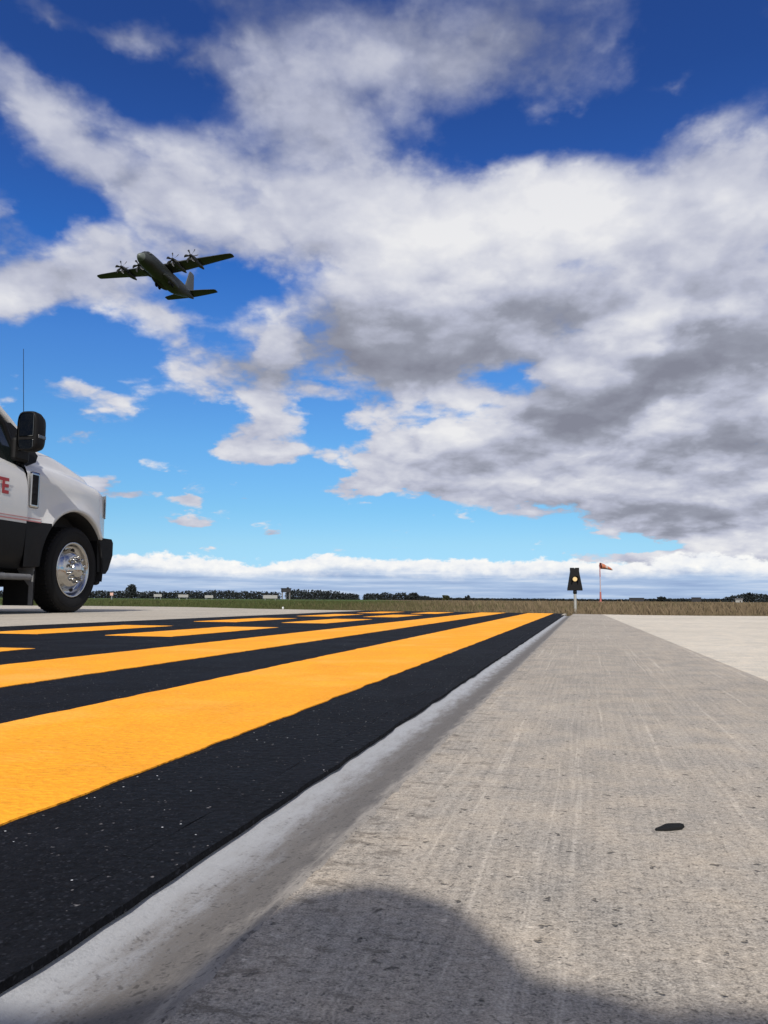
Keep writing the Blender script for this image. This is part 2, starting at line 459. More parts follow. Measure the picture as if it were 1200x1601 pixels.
def concrete(name, base, tining, dirt):
    m_, t, b = new_mat(name)
    co, nn, ss = ground_coords(t)
    big = t.noise(co, 1.3, 5.0, 0.6)
    mid = t.noise(co, 16.0, 5.0, 0.65)
    fine = t.noise(co, 260.0, 4.0, 0.7)
    grain = t.noise(co, 900.0, 2.0, 0.7)
    k = t.m('ADD', t.map(big, 0.3, 0.7, 0.86, 1.12), t.map(mid, 0.25, 0.75, -0.20, 0.20))
    k = t.m('ADD', k, t.map(fine, 0.3, 0.7, -0.32, 0.32))
    k = t.m('ADD', k, t.map(grain, 0.3, 0.7, -0.38, 0.38))
    # drag marks: thin broken light lines along the slab
    wob = t.m('MULTIPLY', t.m('SUBTRACT', t.noise(co, 3.0, 2.0), 0.5), 0.012)
    nw = t.m('ADD', nn, wob)
    l1 = t.noise(t.xyz(t.m('MULTIPLY', nw, 85.0), t.m('MULTIPLY', ss, 0.7), 0.0), 1.0, 3.0, 0.65)
    l2 = t.noise(t.xyz(t.m('MULTIPLY', nw, 260.0), t.m('MULTIPLY', ss, 5.0), 3.0), 1.0, 2.0, 0.6)
    brk = t.map(t.noise(t.xyz(t.m('MULTIPLY', nn, 30.0), t.m('MULTIPLY', ss, 22.0), 5.0), 1.0, 3.0, 0.6), 0.36, 0.52)
    line = t.m('MULTIPLY', t.map(l1, 0.575, 0.66, smooth=True), brk)
    k = t.m('ADD', k, t.m('MULTIPLY', line, 0.27 * tining))
    k = t.m('ADD', k, t.m('MULTIPLY', t.m('SUBTRACT', l2, 0.5), 0.55 * tining))
    # cross streaks left by dragging rubber
    cs = t.noise(t.xyz(t.m('MULTIPLY', nn, 7.0), t.m('MULTIPLY', ss, 60.0), 8.0), 1.0, 4.0, 0.6)
    k = t.m('SUBTRACT', k, t.m('MULTIPLY', t.map(cs, 0.63, 0.72, smooth=True), 0.22))
    # small pits and dark grains
    vx = t.vm('ADD', t.xyz(nn, ss, 0.0), t.scale(t.noise(co, 120.0, 3.0, color=True), 0.016))
    v1 = t.voro(vx, 95.0)
    v1c = t.sep(t.voro(vx, 95.0, out='Color'))[0]
    pit = t.m('MULTIPLY', t.map(v1, 0.10, 0.24, 1.0, 0.0, smooth=True), t.m('GREATER_THAN', v1c, 0.70))
    v2 = t.voro(vx, 330.0)
    v2c = t.sep(t.voro(vx, 330.0, out='Color'))[1]
    spk = t.m('MULTIPLY', t.map(v2, 0.15, 0.42, 1.0, 0.0, smooth=True), t.m('GREATER_THAN', v2c, 0.55))
    v3c = t.sep(t.voro(vx, 120.0, out='Color'))[2]
    lgt = t.m('MULTIPLY', t.map(t.voro(vx, 120.0), 0.10, 0.25, 1.0, 0.0), t.m('GREATER_THAN', v3c, 0.95))
    dark = t.m('MAXIMUM', t.m('MULTIPLY', pit, 0.62), t.m('MULTIPLY', spk, 0.5))
    k = t.m('MULTIPLY', k, t.m('SUBTRACT', 1.0, dark))
    k = t.m('ADD', k, t.m('MULTIPLY', lgt, 0.5))
    warm = t.mix(t.map(mid, 0.35, 0.7), (*base, 1), (base[0] * 1.04, base[1] * 0.98, base[2] * 0.90, 1))
    colr = t.mix(1.0, warm, t.xyz(k, k, k), 'MULTIPLY')
    # brown soil rubbed into the slab beside the joint
    edge = t.map(nn, -0.145, -0.02, 1.0, 0.0)
    blot = t.noise(t.xyz(t.m('MULTIPLY', nn, 40.0), t.m('MULTIPLY', ss, 70.0), 1.0), 1.0, 7.0, 0.75)
    soil = t.m('MULTIPLY', t.map(t.m('ADD', blot, t.m('MULTIPLY', edge, 0.13)), 0.62, 0.72, smooth=True), 0.55 * dirt)
    colr = t.mix(soil, colr, (0.07, 0.055, 0.04, 1))
    t.put(b.inputs['Base Color'], colr)
    b.inputs['Roughness'].default_value = 0.85
    b.inputs['Specular IOR Level'].default_value = 0.3
    bp = t.n('ShaderNodeBump')
    bp.inputs['Strength'].default_value = 0.75
    bp.inputs['Distance'].default_value = 0.0016
    hgt = t.m('ADD', t.m('MULTIPLY', fine, 0.9), t.m('MULTIPLY', grain, 0.35))
    hgt = t.m('ADD', hgt, t.m('MULTIPLY', l2, 0.6 * tining))
    hgt = t.m('SUBTRACT', hgt, t.m('MULTIPLY', pit, 1.2))
    t.put(bp.inputs['Height'], hgt)
    t.put(b.inputs['Normal'], bp.outputs[0])
    return m_

M_CONC = concrete('old_grooved_concrete', (0.315, 0.287, 0.247), 1.0, 1.0)
M_CONC_L = concrete('pale_concrete', (0.49, 0.455, 0.39), 0.25, 0.0)
M_CONC_F = concrete('far_concrete', (0.36, 0.33, 0.28), 0.3, 0.0)

def paint(name, base, worn, sheen, glint, grain):
    m_, t, b = new_mat(name)
    co, nn, ss = ground_coords(t)
    mid = t.noise(co, 7.0, 5.0, 0.6)
    fine = t.noise(co, 170.0, 4.0, 0.65)
    agg = t.voro(co, 140.0)
    k = t.m('ADD', t.map(mid, 0.3, 0.7, 0.90, 1.10), t.map(fine, 0.3, 0.7, -grain, grain))
    k = t.m('ADD', k, t.map(t.noise(co, 620.0, 3.0, 0.7), 0.3, 0.7, -grain, grain))
    colr = t.mix(1.0, (*base, 1), t.xyz(k, k, k), 'MULTIPLY')
    if glint > 0:                                            # stones of the mix showing through the thin paint
        wv = t.vm('ADD', co, t.scale(t.noise(co, 300.0, 2.0, color=True), 0.004))
        st_ = t.sep(t.voro(wv, 430.0, out='Color'))
        near = t.map(t.voro(wv, 430.0), 0.2, 0.45, 1.0, 0.0)
        colr = t.mix(t.m('MULTIPLY', near, t.map(st_[0], 0.55, 1.0, 0.0, 0.75)), colr, (0.034, 0.036, 0.044, 1))
        colr = t.mix(t.m('MULTIPLY', near, t.m('GREATER_THAN', st_[1], 0.988)), colr, (0.16, 0.15, 0.15, 1))
    scr = t.noise(t.xyz(t.m('MULTIPLY', nn, 9.0), t.m('MULTIPLY', ss, 40.0), 2.0), 1.0, 5.0, 0.65)
    colr = t.mix(t.m('MULTIPLY', t.map(scr, 0.58, 0.75, smooth=True), 0.5), colr, (*worn, 1))
    worn_zone = t.map(t.noise(co, 2.6, 5.0, 0.65), 0.48, 0.68, 0.0, 0.45, smooth=True)
    colr = t.mix(worn_zone, colr, (*worn, 1))
    vc = t.voro(co, 210.0, out='Color')
    vd = t.voro(co, 210.0)
    g = t.m('MULTIPLY', t.m('LESS_THAN', vd, 0.14), t.m('GREATER_THAN', t.sep(vc)[0], 0.968))
    g2 = t.m('MULTIPLY', t.m('LESS_THAN', t.voro(co, 33.0), 0.035), t.m('GREATER_THAN', t.sep(t.voro(co, 33.0, out='Color'))[1], 0.9))
    g = t.m('MULTIPLY', t.m('MAXIMUM', g, g2), glint)
    colr = t.mix(g, colr, (0.55, 0.56, 0.58, 1))  # sparkle put into the base colour as pale specks
    t.put(b.inputs['Base Color'], colr)
    t.put(b.inputs['Roughness'], t.map(mid, 0.3, 0.7, sheen - 0.06, sheen + 0.08))
    b.inputs['Specular IOR Level'].default_value = 0.07
    bp = t.n('ShaderNodeBump')
    bp.inputs['Strength'].default_value = 0.8
    bp.inputs['Distance'].default_value = 0.0014
    t.put(bp.inputs['Height'], t.m('ADD', t.m('MULTIPLY', fine, 0.8), t.m('MULTIPLY', agg, 0.9)))
    t.put(b.inputs['Normal'], bp.outputs[0])
    return m_

M_BLACK = paint('black_surround_paint', (0.0050, 0.0054, 0.0072), (0.011, 0.012, 0.017), 0.75, 1.0, 0.45)
M_YELLOW = paint('yellow_line_paint', (0.79, 0.318, 0.022), (0.84, 0.42, 0.09), 0.75, 0.0, 0.13)

def sealant():
    m_, t, b = new_mat('joint_sealant')
    co, nn, ss = ground_coords(t)
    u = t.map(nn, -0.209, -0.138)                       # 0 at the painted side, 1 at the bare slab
    fine = t.noise(co, 700.0, 4.0, 0.75)
    mid = t.noise(t.xyz(t.m('MULTIPLY', nn, 90.0), t.m('MULTIPLY', ss, 22.0), 0.0), 1.0, 6.0, 0.65)
    sv_ = t.vm('ADD', co, t.scale(t.noise(co, 150.0, 3.0, color=True), 0.012))
    spots = t.voro(sv_, 330.0)
    spc = t.sep(t.voro(sv_, 330.0, out='Color'))[0]
    sp = t.m('MULTIPLY', t.map(spots, 0.15, 0.45, 1.0, 0.0), t.m('GREATER_THAN', spc, 0.55))
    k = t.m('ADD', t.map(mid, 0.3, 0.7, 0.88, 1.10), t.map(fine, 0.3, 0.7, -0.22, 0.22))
    brown_mix = t.map(t.m('ADD', u, t.m('ADD', t.m('MULTIPLY', t.m('SUBTRACT', mid, 0.5), 0.75), t.m('MULTIPLY', t.m('SUBTRACT', fine, 0.5), 0.5))), -0.02, 0.54, smooth=True)
    colr = t.mix(brown_mix, (0.36, 0.365, 0.37, 1), (0.112, 0.102, 0.092, 1))   # silver grey on the painted side, grey-brown towards the bare slab
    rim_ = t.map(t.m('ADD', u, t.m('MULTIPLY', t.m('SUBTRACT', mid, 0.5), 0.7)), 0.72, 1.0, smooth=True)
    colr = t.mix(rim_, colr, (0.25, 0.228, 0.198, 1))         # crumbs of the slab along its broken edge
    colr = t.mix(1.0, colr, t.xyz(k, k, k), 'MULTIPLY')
    colr = t.mix(t.m('MULTIPLY', sp, t.m('MULTIPLY_ADD', brown_mix, 0.6, 0.06)), colr, (0.035, 0.03, 0.028, 1))
    big_ = t.voro(sv_, 135.0)
    bgc = t.sep(t.voro(sv_, 135.0, out='Color'))[2]
    colr = t.mix(t.m('MULTIPLY', t.m('MULTIPLY', t.map(big_, 0.1, 0.26, 1.0, 0.0, smooth=True), t.m('GREATER_THAN', bgc, 0.6)), t.m('MULTIPLY_ADD', brown_mix, 0.6, 0.1)), colr, (0.03, 0.026, 0.022, 1))
    t.put(b.inputs['Base Color'], colr)
    t.put(b.inputs['Roughness'], t.map(brown_mix, 0, 1, 0.30, 0.8))
    b.inputs['Specular IOR Level'].default_value = 0.5
    bp = t.n('ShaderNodeBump')
    bp.inputs['Strength'].default_value = 0.5
    bp.inputs['Distance'].default_value = 0.0006
    t.put(bp.inputs['Height'], t.m('ADD', fine, t.m('MULTIPLY', mid, 0.4)))
    t.put(b.inputs['Normal'], bp.outputs[0])
    return m_
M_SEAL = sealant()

def terrain_mat():
    m_, t, b = new_mat('airfield_soil_and_turf')
    co = t.n('ShaderNodeTexCoord').outputs['Object']
    a = t.noise(co, 0.05, 6.0, 0.6)
    f = t.noise(co, 3.0, 5.0, 0.65)
    x, y, z = t.sep(co)
    green = t.map(t.m('ADD', t.m('MULTIPLY', t.m('SUBTRACT', a, 0.5), 30.0), x), -4.0, 6.0, 1.0, 0.0)
    colr = t.mix(green, (0.10, 0.075, 0.035, 1), (0.055, 0.085, 0.022, 1))
    k = t.map(f, 0.3, 0.7, 0.7, 1.3)
    t.put(b.inputs['Base Color'], t.mix(1.0, colr, t.xyz(k, k, k), 'MULTIPLY'))
    b.inputs['Roughness'].default_value = 0.95
    b.inputs['Specular IOR Level'].default_value = 0.1
    return m_

def blade_mat():
    m_, t, b = new_mat('grass_blades')
    at = t.n('ShaderNodeAttribute', attribute_name='hue')
    h = t.sep(at.outputs['Vector'])[0]
    colr = t.ramp(h, [(0.0, (0.050, 0.066, 0.020)), (0.35, (0.062, 0.064, 0.024)), (0.6, (0.088, 0.076, 0.036)), (1.0, (0.145, 0.108, 0.066))])
    t.put(b.inputs['Base Color'], colr)
    b.inputs['Roughness'].default_value = 0.8
    b.inputs['Specular IOR Level'].default_value = 0.15
    return m_

# ------------------------------------------------------------------ the ground
mb = MB()
rings = [0.0, 4, 10, 20, 40, 90, 200, 500, 1200, 3000, 7000]
rows = [[(r * math.cos(2 * PI * k / 64), r * math.sin(2 * PI * k / 64), -0.06) for k in range(64)] for r in rings[1:]]
mb.grid(rows, True, smooth=False)
mb.add([(4 * math.cos(2 * PI * k / 64), 4 * math.sin(2 * PI * k / 64), -0.06) for k in range(64)], [list(range(64))])
terrain = mb.build('terrain', terrain_mat())
tag(terrain, kind='structure')

FAR_EDGE = [(-60, 22.0), (-25, 15.6), (-6.73, 14.07), (-5.01, 13.98), (-3.14, 13.16), (-1.82, 11.46), (-0.84, 10.64), (0.01, 10.04), (0.77, 9.51),
            (1.45, 9.08), (1.98, 8.76), (2.61, 8.16), (3.19, 7.98), (3.86, 8.06), (9.0, 8.4), (60, 9.5)]
OUT = [(60, -30), (60, 9.5)] + FAR_EDGE[::-1][1:] + [(-60, -30)]

def clip(poly, px, py, nx, ny):
    """keep the side of the line through p that n points to"""
    out = []
    for i in range(len(poly)):
        a, b = poly[i], poly[(i + 1) % len(poly)]
        da = (a[0] - px) * nx + (a[1] - py) * ny
        db = (b[0] - px) * nx + (b[1] - py) * ny
        if da >= 0:
            out.append(a)
        if (da >= 0) != (db >= 0):
            k = da / (da - db)
            out.append((a[0] + (b[0] - a[0]) * k, a[1] + (b[1] - a[1]) * k))
    return out

def band(n0, n1, poly=OUT):
    p = sn(0, n0)
    poly = clip(poly, p[0], p[1], N2.x, N2.y)
    p = sn(0, n1)
    return clip(poly, p[0], p[1], -N2.x, -N2.y)

JL, JR = -0.209, -0.139
LA, LB = Vector((2.188, 7.931)), Vector((0.685, 1.44))       # edge between the old slab and the pale one
ld = (LA - LB).normalized()
ln = Vector((ld.y, -ld.x))
old_slab = clip(band(JR, 1e4), LB.x, LB.y, -ln.x, -ln.y)
pale_slab = clip(OUT, LB.x, LB.y, ln.x, ln.y)
left_slab = band(-1e4, JL)
for nm, poly, m_ in (('concrete_pavement', old_slab, M_CONC), ('pale_concrete_pavement', pale_slab, M_CONC_L), ('left_concrete_pavement', left_slab, M_CONC_F)):
    mb = MB()
    mb.prism(poly, -0.09, 0.0)
    tag(mb.build(nm, m_), kind='structure')

# black painted ground under the lines, with a slightly uneven edge along the joint
def strip(n0, n1, s0, s1, z, thick, jit, step=0.03, name='x', m_=None, slant=0.0, j2=None):
    L = max(2, int((s1 - s0) / step))
    j2 = jit if j2 is None else j2
    top0, top1 = [], []
    for i in range(L + 1):
        # finer steps near, coarser far
        s_ = s0 + (s1 - s0) * (i / L)
        w0 = (mnoise.noise((s_ * 26, n0 * 50, 1.7)) + 0.6 * mnoise.noise((s_ * 90, n0 * 50, 4.2))) * jit
        w1 = (mnoise.noise((s_ * 26, n1 * 50, 7.7)) + 0.6 * mnoise.noise((s_ * 90, n1 * 50, 9.2))) * j2
        top0.append((s_, n0 + w0))
        top1.append((s_, n1 + w1))
    vs, fs = [], []
    for (sa, na), (sb, nb) in zip(top0, top1):
        a, b = sn(sa, na), sn(sb, nb)
        vs += [(a[0], a[1], z), (b[0], b[1], z), (a[0], a[1], z - thick), (b[0], b[1], z - thick)]
    for i in range(L):
        o = i * 4
        fs += [[o, o + 1, o + 5, o + 4], [o + 1, o + 3, o + 7, o + 5], [o + 2, o, o + 4, o + 6]]
    fs += [[1, 0, 2, 3], [L * 4, L * 4 + 1, L * 4 + 3, L * 4 + 2]]
    mb = MB()
    mb.add(vs, fs)
    o = mb.build(name, m_)
    return tag(o, kind='structure')

bl = band(-2.70, JL - 0.03)
mb = MB()
mb.add([(x, y, 0.002) for x, y in bl], [list(range(len(bl)))])
tag(mb.build('black_pavement_paint', M_BLACK), kind='structure')
strip(JL - 0.03, JL + 0.002, -2.0, 7.95, 0.002, 0.004, 0.0016, 0.02, 'black_pavement_paint', M_BLACK, j2=0.0022)

def clip_s(n):
    """where a line at n leaves the pavement"""
    s_ = 3.0
    while s_ < 14:
        x, y = sn(s_, n)
        for (xa, ya), (xb, yb) in zip(FAR_EDGE, FAR_EDGE[1:]):
            if xa <= x <= xb:
                if y > ya + (yb - ya) * (x - xa) / (xb - xa):
                    return s_
        s_ += 0.05
    return s_
strip(-0.622, -0.346, -3.0, clip_s(-0.48) - 0.15, 0.0032, 0.002, 0.0035, 0.018, 'painted_line', M_YELLOW)
strip(-1.160, -0.876, -3.0, clip_s(-1.0) - 0.15, 0.0032, 0.002, 0.004, 0.018, 'painted_line', M_YELLOW)
for n0, n1 in ((-1.735, -1.455), (-2.30, -2.02)):
    for k in range(-1, 5):
        s0 = 0.86 + 1.78 * k
        strip(n0, n1, s0, min(s0 + 1.03, clip_s(n0) - 0.1), 0.0032, 0.002, 0.005, 0.03, 'painted_line', M_YELLOW)

# the sealed joint: a sagging bead between the two slabs
rows = []
S_ = [-1.5 + 0.008 * i for i in range(0, 560)] + [3.0 + 0.05 * i for i in range(0, 102)]
for s_ in S_:
    row = []
    for j in range(15):
        u = j / 14
        z = -0.0085 * (math.sin(PI * min(1, u ** 0.66)) ** 0.95) - 0.0015 * u
        z += 0.0009 * mnoise.noise((s_ * 9, u * 3, 0.3)) * math.sin(PI * u) + 0.0006 * mnoise.noise((s_ * 60, u * 8, 2.3)) * math.sin(PI * u)
        e = 0.0030 * (mnoise.noise((s_ * 30, 3.1, 8.8)) + 1.0 * mnoise.noise((s_ * 110, 1.1, 8.8))) * max(0, u - 0.5) * 2
        n_ = JL - 0.002 + (JR - JL + 0.002) * u
        if j == 14:
            z, n_ = -0.004, JR + 0.006 + e * 2.0
        if j == 13:
            z, n_ = 0.0008, JR - 0.001 + e
        row.append((*sn(s_, n_), z - (0.0012 if j == 0 else 0)))
    rows.append(row)
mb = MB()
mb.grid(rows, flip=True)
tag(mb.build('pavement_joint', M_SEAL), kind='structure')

# loose rubber scraps
def chip(loc, rz, L, w, t_, label):
    mb = MB()
    random.seed(int(L * 1e5))
    n = 9
    poly = []
    for px_, py_ in ((-0.52, -0.42), (-0.1, -0.5), (0.30, -0.36), (0.52, 0.10), (0.47, 0.34), (0.12, 0.46), (-0.02, 0.40), (-0.24, 0.10), (-0.5, -0.2)):
        poly.append((L * px_, w * py_))
    vs = [(x, y, 0.0) for x, y in poly] + [(x * 0.92, y * 0.9, t_ * (0.6 + 0.8 * (x / L + 0.5))) for x, y in poly]
    fs = [list(range(n))[::-1], list(range(n, 2 * n))] + [[i, (i + 1) % n, n + (i + 1) % n, n + i] for i in range(n)]
    mb.add(vs, fs)
    o = mb.build('rubber_scrap', mat('scrap_rubber', (0.007, 0.007, 0.007), 0.8, spec=0.15, var=0.3, vscale=300, bump=0.3, bscale=900))
    o.location = loc
    o.rotation_euler = (0, 0, rz)
    return tag(o, label, 'debris')
chip((0.178, 0.512, 0.0005), 0.12, 0.021, 0.012, 0.0012, 'larger flat black rubber scrap lying on the bare grooved concrete')
#chip((0.092, 0.374, 0.0005), -0.2, 0.0065, 0.004, 0.0008, 'tiny dark scrap lying on concrete beside the edge of the round shadow')

# ------------------------------------------------------------------ grass beyond the pavement
def edge_y(x):
    for (xa, ya), (xb, yb) in zip(FAR_EDGE, FAR_EDGE[1:]):
        if xa <= x <= xb:
            return ya + (yb - ya) * (x - xa) / (xb - xa)
    return 12.0

def grass_field(name, count, d0, d1, h0, h1, wid, seed, spread=0.62):
    rng = np.random.default_rng(seed)
    V, F, Hh = [], [], []
    n = 0
    while n < count:
        d = d0 + (d1 - d0) * rng.random() ** 1.6
        x = (rng.random() * 2 - 1) * (d + 9) * spread
        y = edge_y(x) + 0.03 + d
        if abs(x) > 58:
            continue
        n += 1
        pn = mnoise.noise((x * 0.25, y * 0.25, 3.0))
        pm = mnoise.noise((x * 1.3, y * 1.3, 7.0))
        hue = 0.5 + 0.5 * math.tanh((x - 0.4 * d * 0.2 + 0.8) * 0.45) * 0.85 + 0.30 * pn + 0.15 * pm
        if y < edge_y(x) + 0.35:
            hue -= 0.18
        hgt = (h0 + (h1 - h0) * rng.random()) * (0.55 + 0.45 * min(1.0, max(0.0, (hue + 0.1)))) * (1 + 0.5 * pm + 0.3 * pn)
        hgt *= min(1.0, 0.45 + d * 0.5) if d < 1.1 else 1.0
        for b in range(4):
            a = rng.random() * 2 * PI
            px, py = x + rng.normal() * 0.025 * wid, y + rng.normal() * 0.025 * wid
            w = 0.0035 * wid * (0.6 + rng.random())
            lean = 0.5 * hgt * rng.random()
            ca, sa = math.cos(a), math.sin(a)
            hh = hgt * (0.6 + 0.5 * rng.random())
            o = len(V)
            V += [(px - w * ca, py - w * sa, -0.062), (px + w * ca, py + w * sa, -0.062),
                  (px + w * 0.7 * ca - lean * 0.3 * sa, py + w * 0.7 * sa + lean * 0.3 * ca, -0.06 + hh * 0.6),
                  (px - lean * sa, py + lean * ca, -0.06 + hh)]
            F += [(o, o + 1, o + 2), (o, o + 2, o + 3)]
            hb = min(1.0, max(0.0, hue + rng.normal() * 0.13))
            Hh += [hb] * 4
    me = bpy.data.meshes.new(name)
    me.from_pydata(V, [], F)
    at = me.attributes.new('hue', 'FLOAT_VECTOR', 'POINT')
    at.data.foreach_set('vector', np.repeat(np.array(Hh, dtype=np.float32), 3))
    me.materials.append(M_BLADE)
    return tag(link(bpy.data.objects.new(name, me)), kind='stuff')
M_BLADE = blade_mat()
grass_field('verge_grass', 24000, 0.0, 7.0, 0.06, 0.15, 0.8, 1)
grass_field('field_grass', 24000, 5.0, 90.0, 0.09, 0.19, 3.2, 2)

# ------------------------------------------------------------------ far woods
def leaf_mat(name, base):
    m_, t, b = new_mat(name)
    co = t.n('ShaderNodeTexCoord').outputs['Object']
    f = t.noise(co, 0.6, 3.0, 0.6)
    k = t.map(f, 0.3, 0.7, 0.6, 1.4)
    t.put(b.inputs['Base Color'], t.mix(1.0, (*base, 1), t.xyz(k, k, k), 'MULTIPLY'))
    b.inputs['Roughness'].default_value = 0.9
    b.inputs['Specular IOR Level'].default_value = 0.1
    return m_
M_FAR_LEAF = leaf_mat('far_conifer_leaves', (0.020, 0.024, 0.024))
M_OLIVE = leaf_mat('olive_leaves', (0.040, 0.043, 0.020))
M_BARK = mat('bark', (0.05, 0.04, 0.032), 0.9)

def crown_faces(V, F, rng, cx, cy, z0, h, r, n, size, cone=0.5):
    for _ in range(n):
        t_ = rng.random()
        rr = r * (1 - cone * t_) * math.sqrt(rng.random()) * (0.7 + 0.3 * math.sin(t_ * 9 + cx))
        a = rng.random() * 2 * PI
        c = np.array([cx + rr * math.cos(a), cy + rr * math.sin(a), z0 + h * t_])
        u = rng.normal(size=3)
        u /= np.linalg.norm(u)
        v = np.cross(u, rng.normal(size=3))
        v /= np.linalg.norm(v)
        s_ = size * (0.5 + rng.random())
        o = len(V)
        V += [tuple(c - u * s_), tuple(c + v * s_ * 0.7), tuple(c + u * s_), tuple(c - v * s_ * 0.7)]
        F.append((o, o + 1, o + 2, o + 3))

def at_px_dir(az, d):
    return d * math.sin(R(az)), d * math.cos(R(az))

def wood(name, az0, az1, dist, n, hfun, m_, seed):
    n = int(n * 2.6)
    """a far wood that reads as one dark mass"""
    rng = np.random.default_rng(seed)
    V, F = [], []
    for i in range(n):
        az_ = az0 + (az1 - az0) * (i + rng.random()) / n
        d = dist * (0.95 + 0.15 * rng.random())
        x, y = at_px_dir(az_, d)
        h = hfun(az_) * d * (0.72 + 0.38 * rng.random())
        crown_faces(V, F, rng, x, y, -0.3, h + 0.3, 0.0042 * d * (0.7 + 0.9 * rng.random()), 60, 0.0009 * d, 0.55 if rng.random() < 0.5 else 0.2)
    me = bpy.data.meshes.new(name)
    me.from_pydata(V, [], F)
    me.materials.append(m_)
    return tag(link(bpy.data.objects.new(name, me)), kind='stuff')

def prof(pts):
    return lambda a: float(np.interp(a, [p[0] for p in pts], [p[1] for p in pts]))
# heights as a share of the distance
wood('distant_wood', -30, -7.4, 560, 150, prof([(-30, .008), (-19, .0085), (-16, .0080), (-12, .0100), (-8.5, .0090), (-7.4, .0085)]), M_FAR_LEAF, 3)
wood('distant_wood', -6.9, -1.8, 560, 46, prof([(-6.9, .0115), (-4, .0110), (-2.8, .0085), (-1.8, .0065)]), M_FAR_LEAF, 4)
wood('distant_wood', -1.4, 3.3, 640, 34, prof([(-1.4, .0070), (0, .0085), (1.6, .0085), (2.2, .0060), (3.3, .0040)]), M_FAR_LEAF, 5)
wood('distant_wood', 23.2, 30, 600, 46, prof([(23.2, .0065), (24.5, .0095), (26, .0085), (30, .0085)]), M_FAR_LEAF, 6)
wood('distant_hedge', 3.3, 23.2, 900, 120, prof([(3.3, .0030), (12, .0022), (16.5, .0020), (18, .0030), (23.2, .0036)]), M_FAR_LEAF, 7)

def tree(az_, d, h, r, label, seed, cone=0.4, m_=None):
    rng = np.random.default_rng(seed)
    x, y = at_px_dir(az_, d)
    root = empty('far_tree', (x, y, -0.06))
    V, F = [], []
    z = h * 0.14
    lobes = [(0, 0, 1.0)] + [(rng.normal() * 0.5 * r, rng.normal() * 0.5 * r, 0.55 + 0.4 * rng.random()) for _ in range(4)]
    for lx, ly, k in lobes:
        crown_faces(V, F, rng, lx, ly, z, (h - z) * k, r * (0.75 if k == 1 else 0.55), 170, 0.0011 * d, cone)
    me = bpy.data.meshes.new('crown')
    me.from_pydata(V, [], F)
    me.materials.append(m_ or M_FAR_LEAF)
    link(bpy.data.objects.new('crown', me), root)
    mb = MB()
    mb.tube([(0, 0, -0.2), (0.03 * h, 0, h * 0.3), (0, 0.02 * h, h * 0.8)], [0.045 * h, 0.03 * h, 0.006 * h], 7)
    for k in range(4):
        a = k * 1.7
        mb.tube([(0.02 * h, 0, h * (0.25 + 0.1 * k)), (0.5 * r * math.cos(a), 0.5 * r * math.sin(a), h * (0.45 + 0.1 * k))], [0.014 * h, 0.004 * h], 5)
    mb.build('trunk', M_BARK, root)
    return tag(root, label, 'tree', 'lone trees on the far airfield boundary')
tree(-17.45, 520, 8.6, 4.5, 'dark far tree rising highest above the wood nearest the truck', 11)
tree(2.15, 610, 5.6, 5.0, 'broad dark far tree at the right end of the left woods', 12, 0.25)
tree(4.35, 600, 3.6, 2.6, 'pale olive low far tree standing just right of the woods', 13, 0.3, M_OLIVE)
tree(6.05, 560, 3.3, 1.2, 'small thin dark far tree alone on the open horizon', 14, 0.5)
tree(19.15, 640, 3.6, 2.4, 'small round dark far tree midway between windsock and right woods', 15, 0.3)
tree(24.6, 590, 6.2, 4.6, 'large dark far tree at the right edge of the picture', 16, 0.35)

# ------------------------------------------------------------------ small far structures
def at_az(az_, d):
    return Vector((d * math.sin(R(az_)), d * math.cos(R(az_)), -0.06))
M_FARDARK = mat('dark_cladding', (0.012, 0.013, 0.016), 0.8)
M_FARWHITE = mat('weathered_white', (0.24, 0.24, 0.225), 0.6)
M_CONCPOST = mat('concrete_posts', (0.11, 0.108, 0.105), 0.85)

def building(az_, d, w, dep, h, label, wallm, roofm, flat=True):
    root = empty('far_building', at_az(az_, d), R(-az_))
    mb = MB()
    mb.box((0, 0, h / 2), (w, dep, h))
    mb.build('wall', wallm, root)
    mb = MB()
    if flat:
        mb.box((0, 0, h + 0.12), (w + 0.4, dep + 0.4, 0.24))
    else:
        mb.add([(-w / 2 - .2, -dep / 2 - .2, h), (w / 2 + .2, -dep / 2 - .2, h), (w / 2 + .2, dep / 2 + .2, h), (-w / 2 - .2, dep / 2 + .2, h), (-w / 2 - .2, 0, h * 1.4), (w / 2 + .2, 0, h * 1.4)],
               [[0, 1, 5, 4], [2, 3, 4, 5], [0, 4, 3], [1, 2, 5], [3, 2, 1, 0]])
    mb.build('roof', roofm, root)
    mb = MB()
    mb.box((w * 0.2, -dep / 2 - 0.03, h * 0.3), (w * 0.16, 0.05, h * 0.6))
    mb.build('door', M_FARDARK, root)
    return tag(root, label, 'building')
building(17.55, 620, 10.5, 6, 2.5, 'long low dark building on the horizon right of the windsock', M_FARDARK, M_FARDARK)
building(21.35, 620, 6.5, 6, 3.0, 'short dark building on the horizon left of the right woods', M_FARDARK, M_FARDARK)
building(23.95, 300, 2.2, 2.2, 0.95, 'small pale hut standing before the right woods', M_FARWHITE, M_CONCPOST, False)

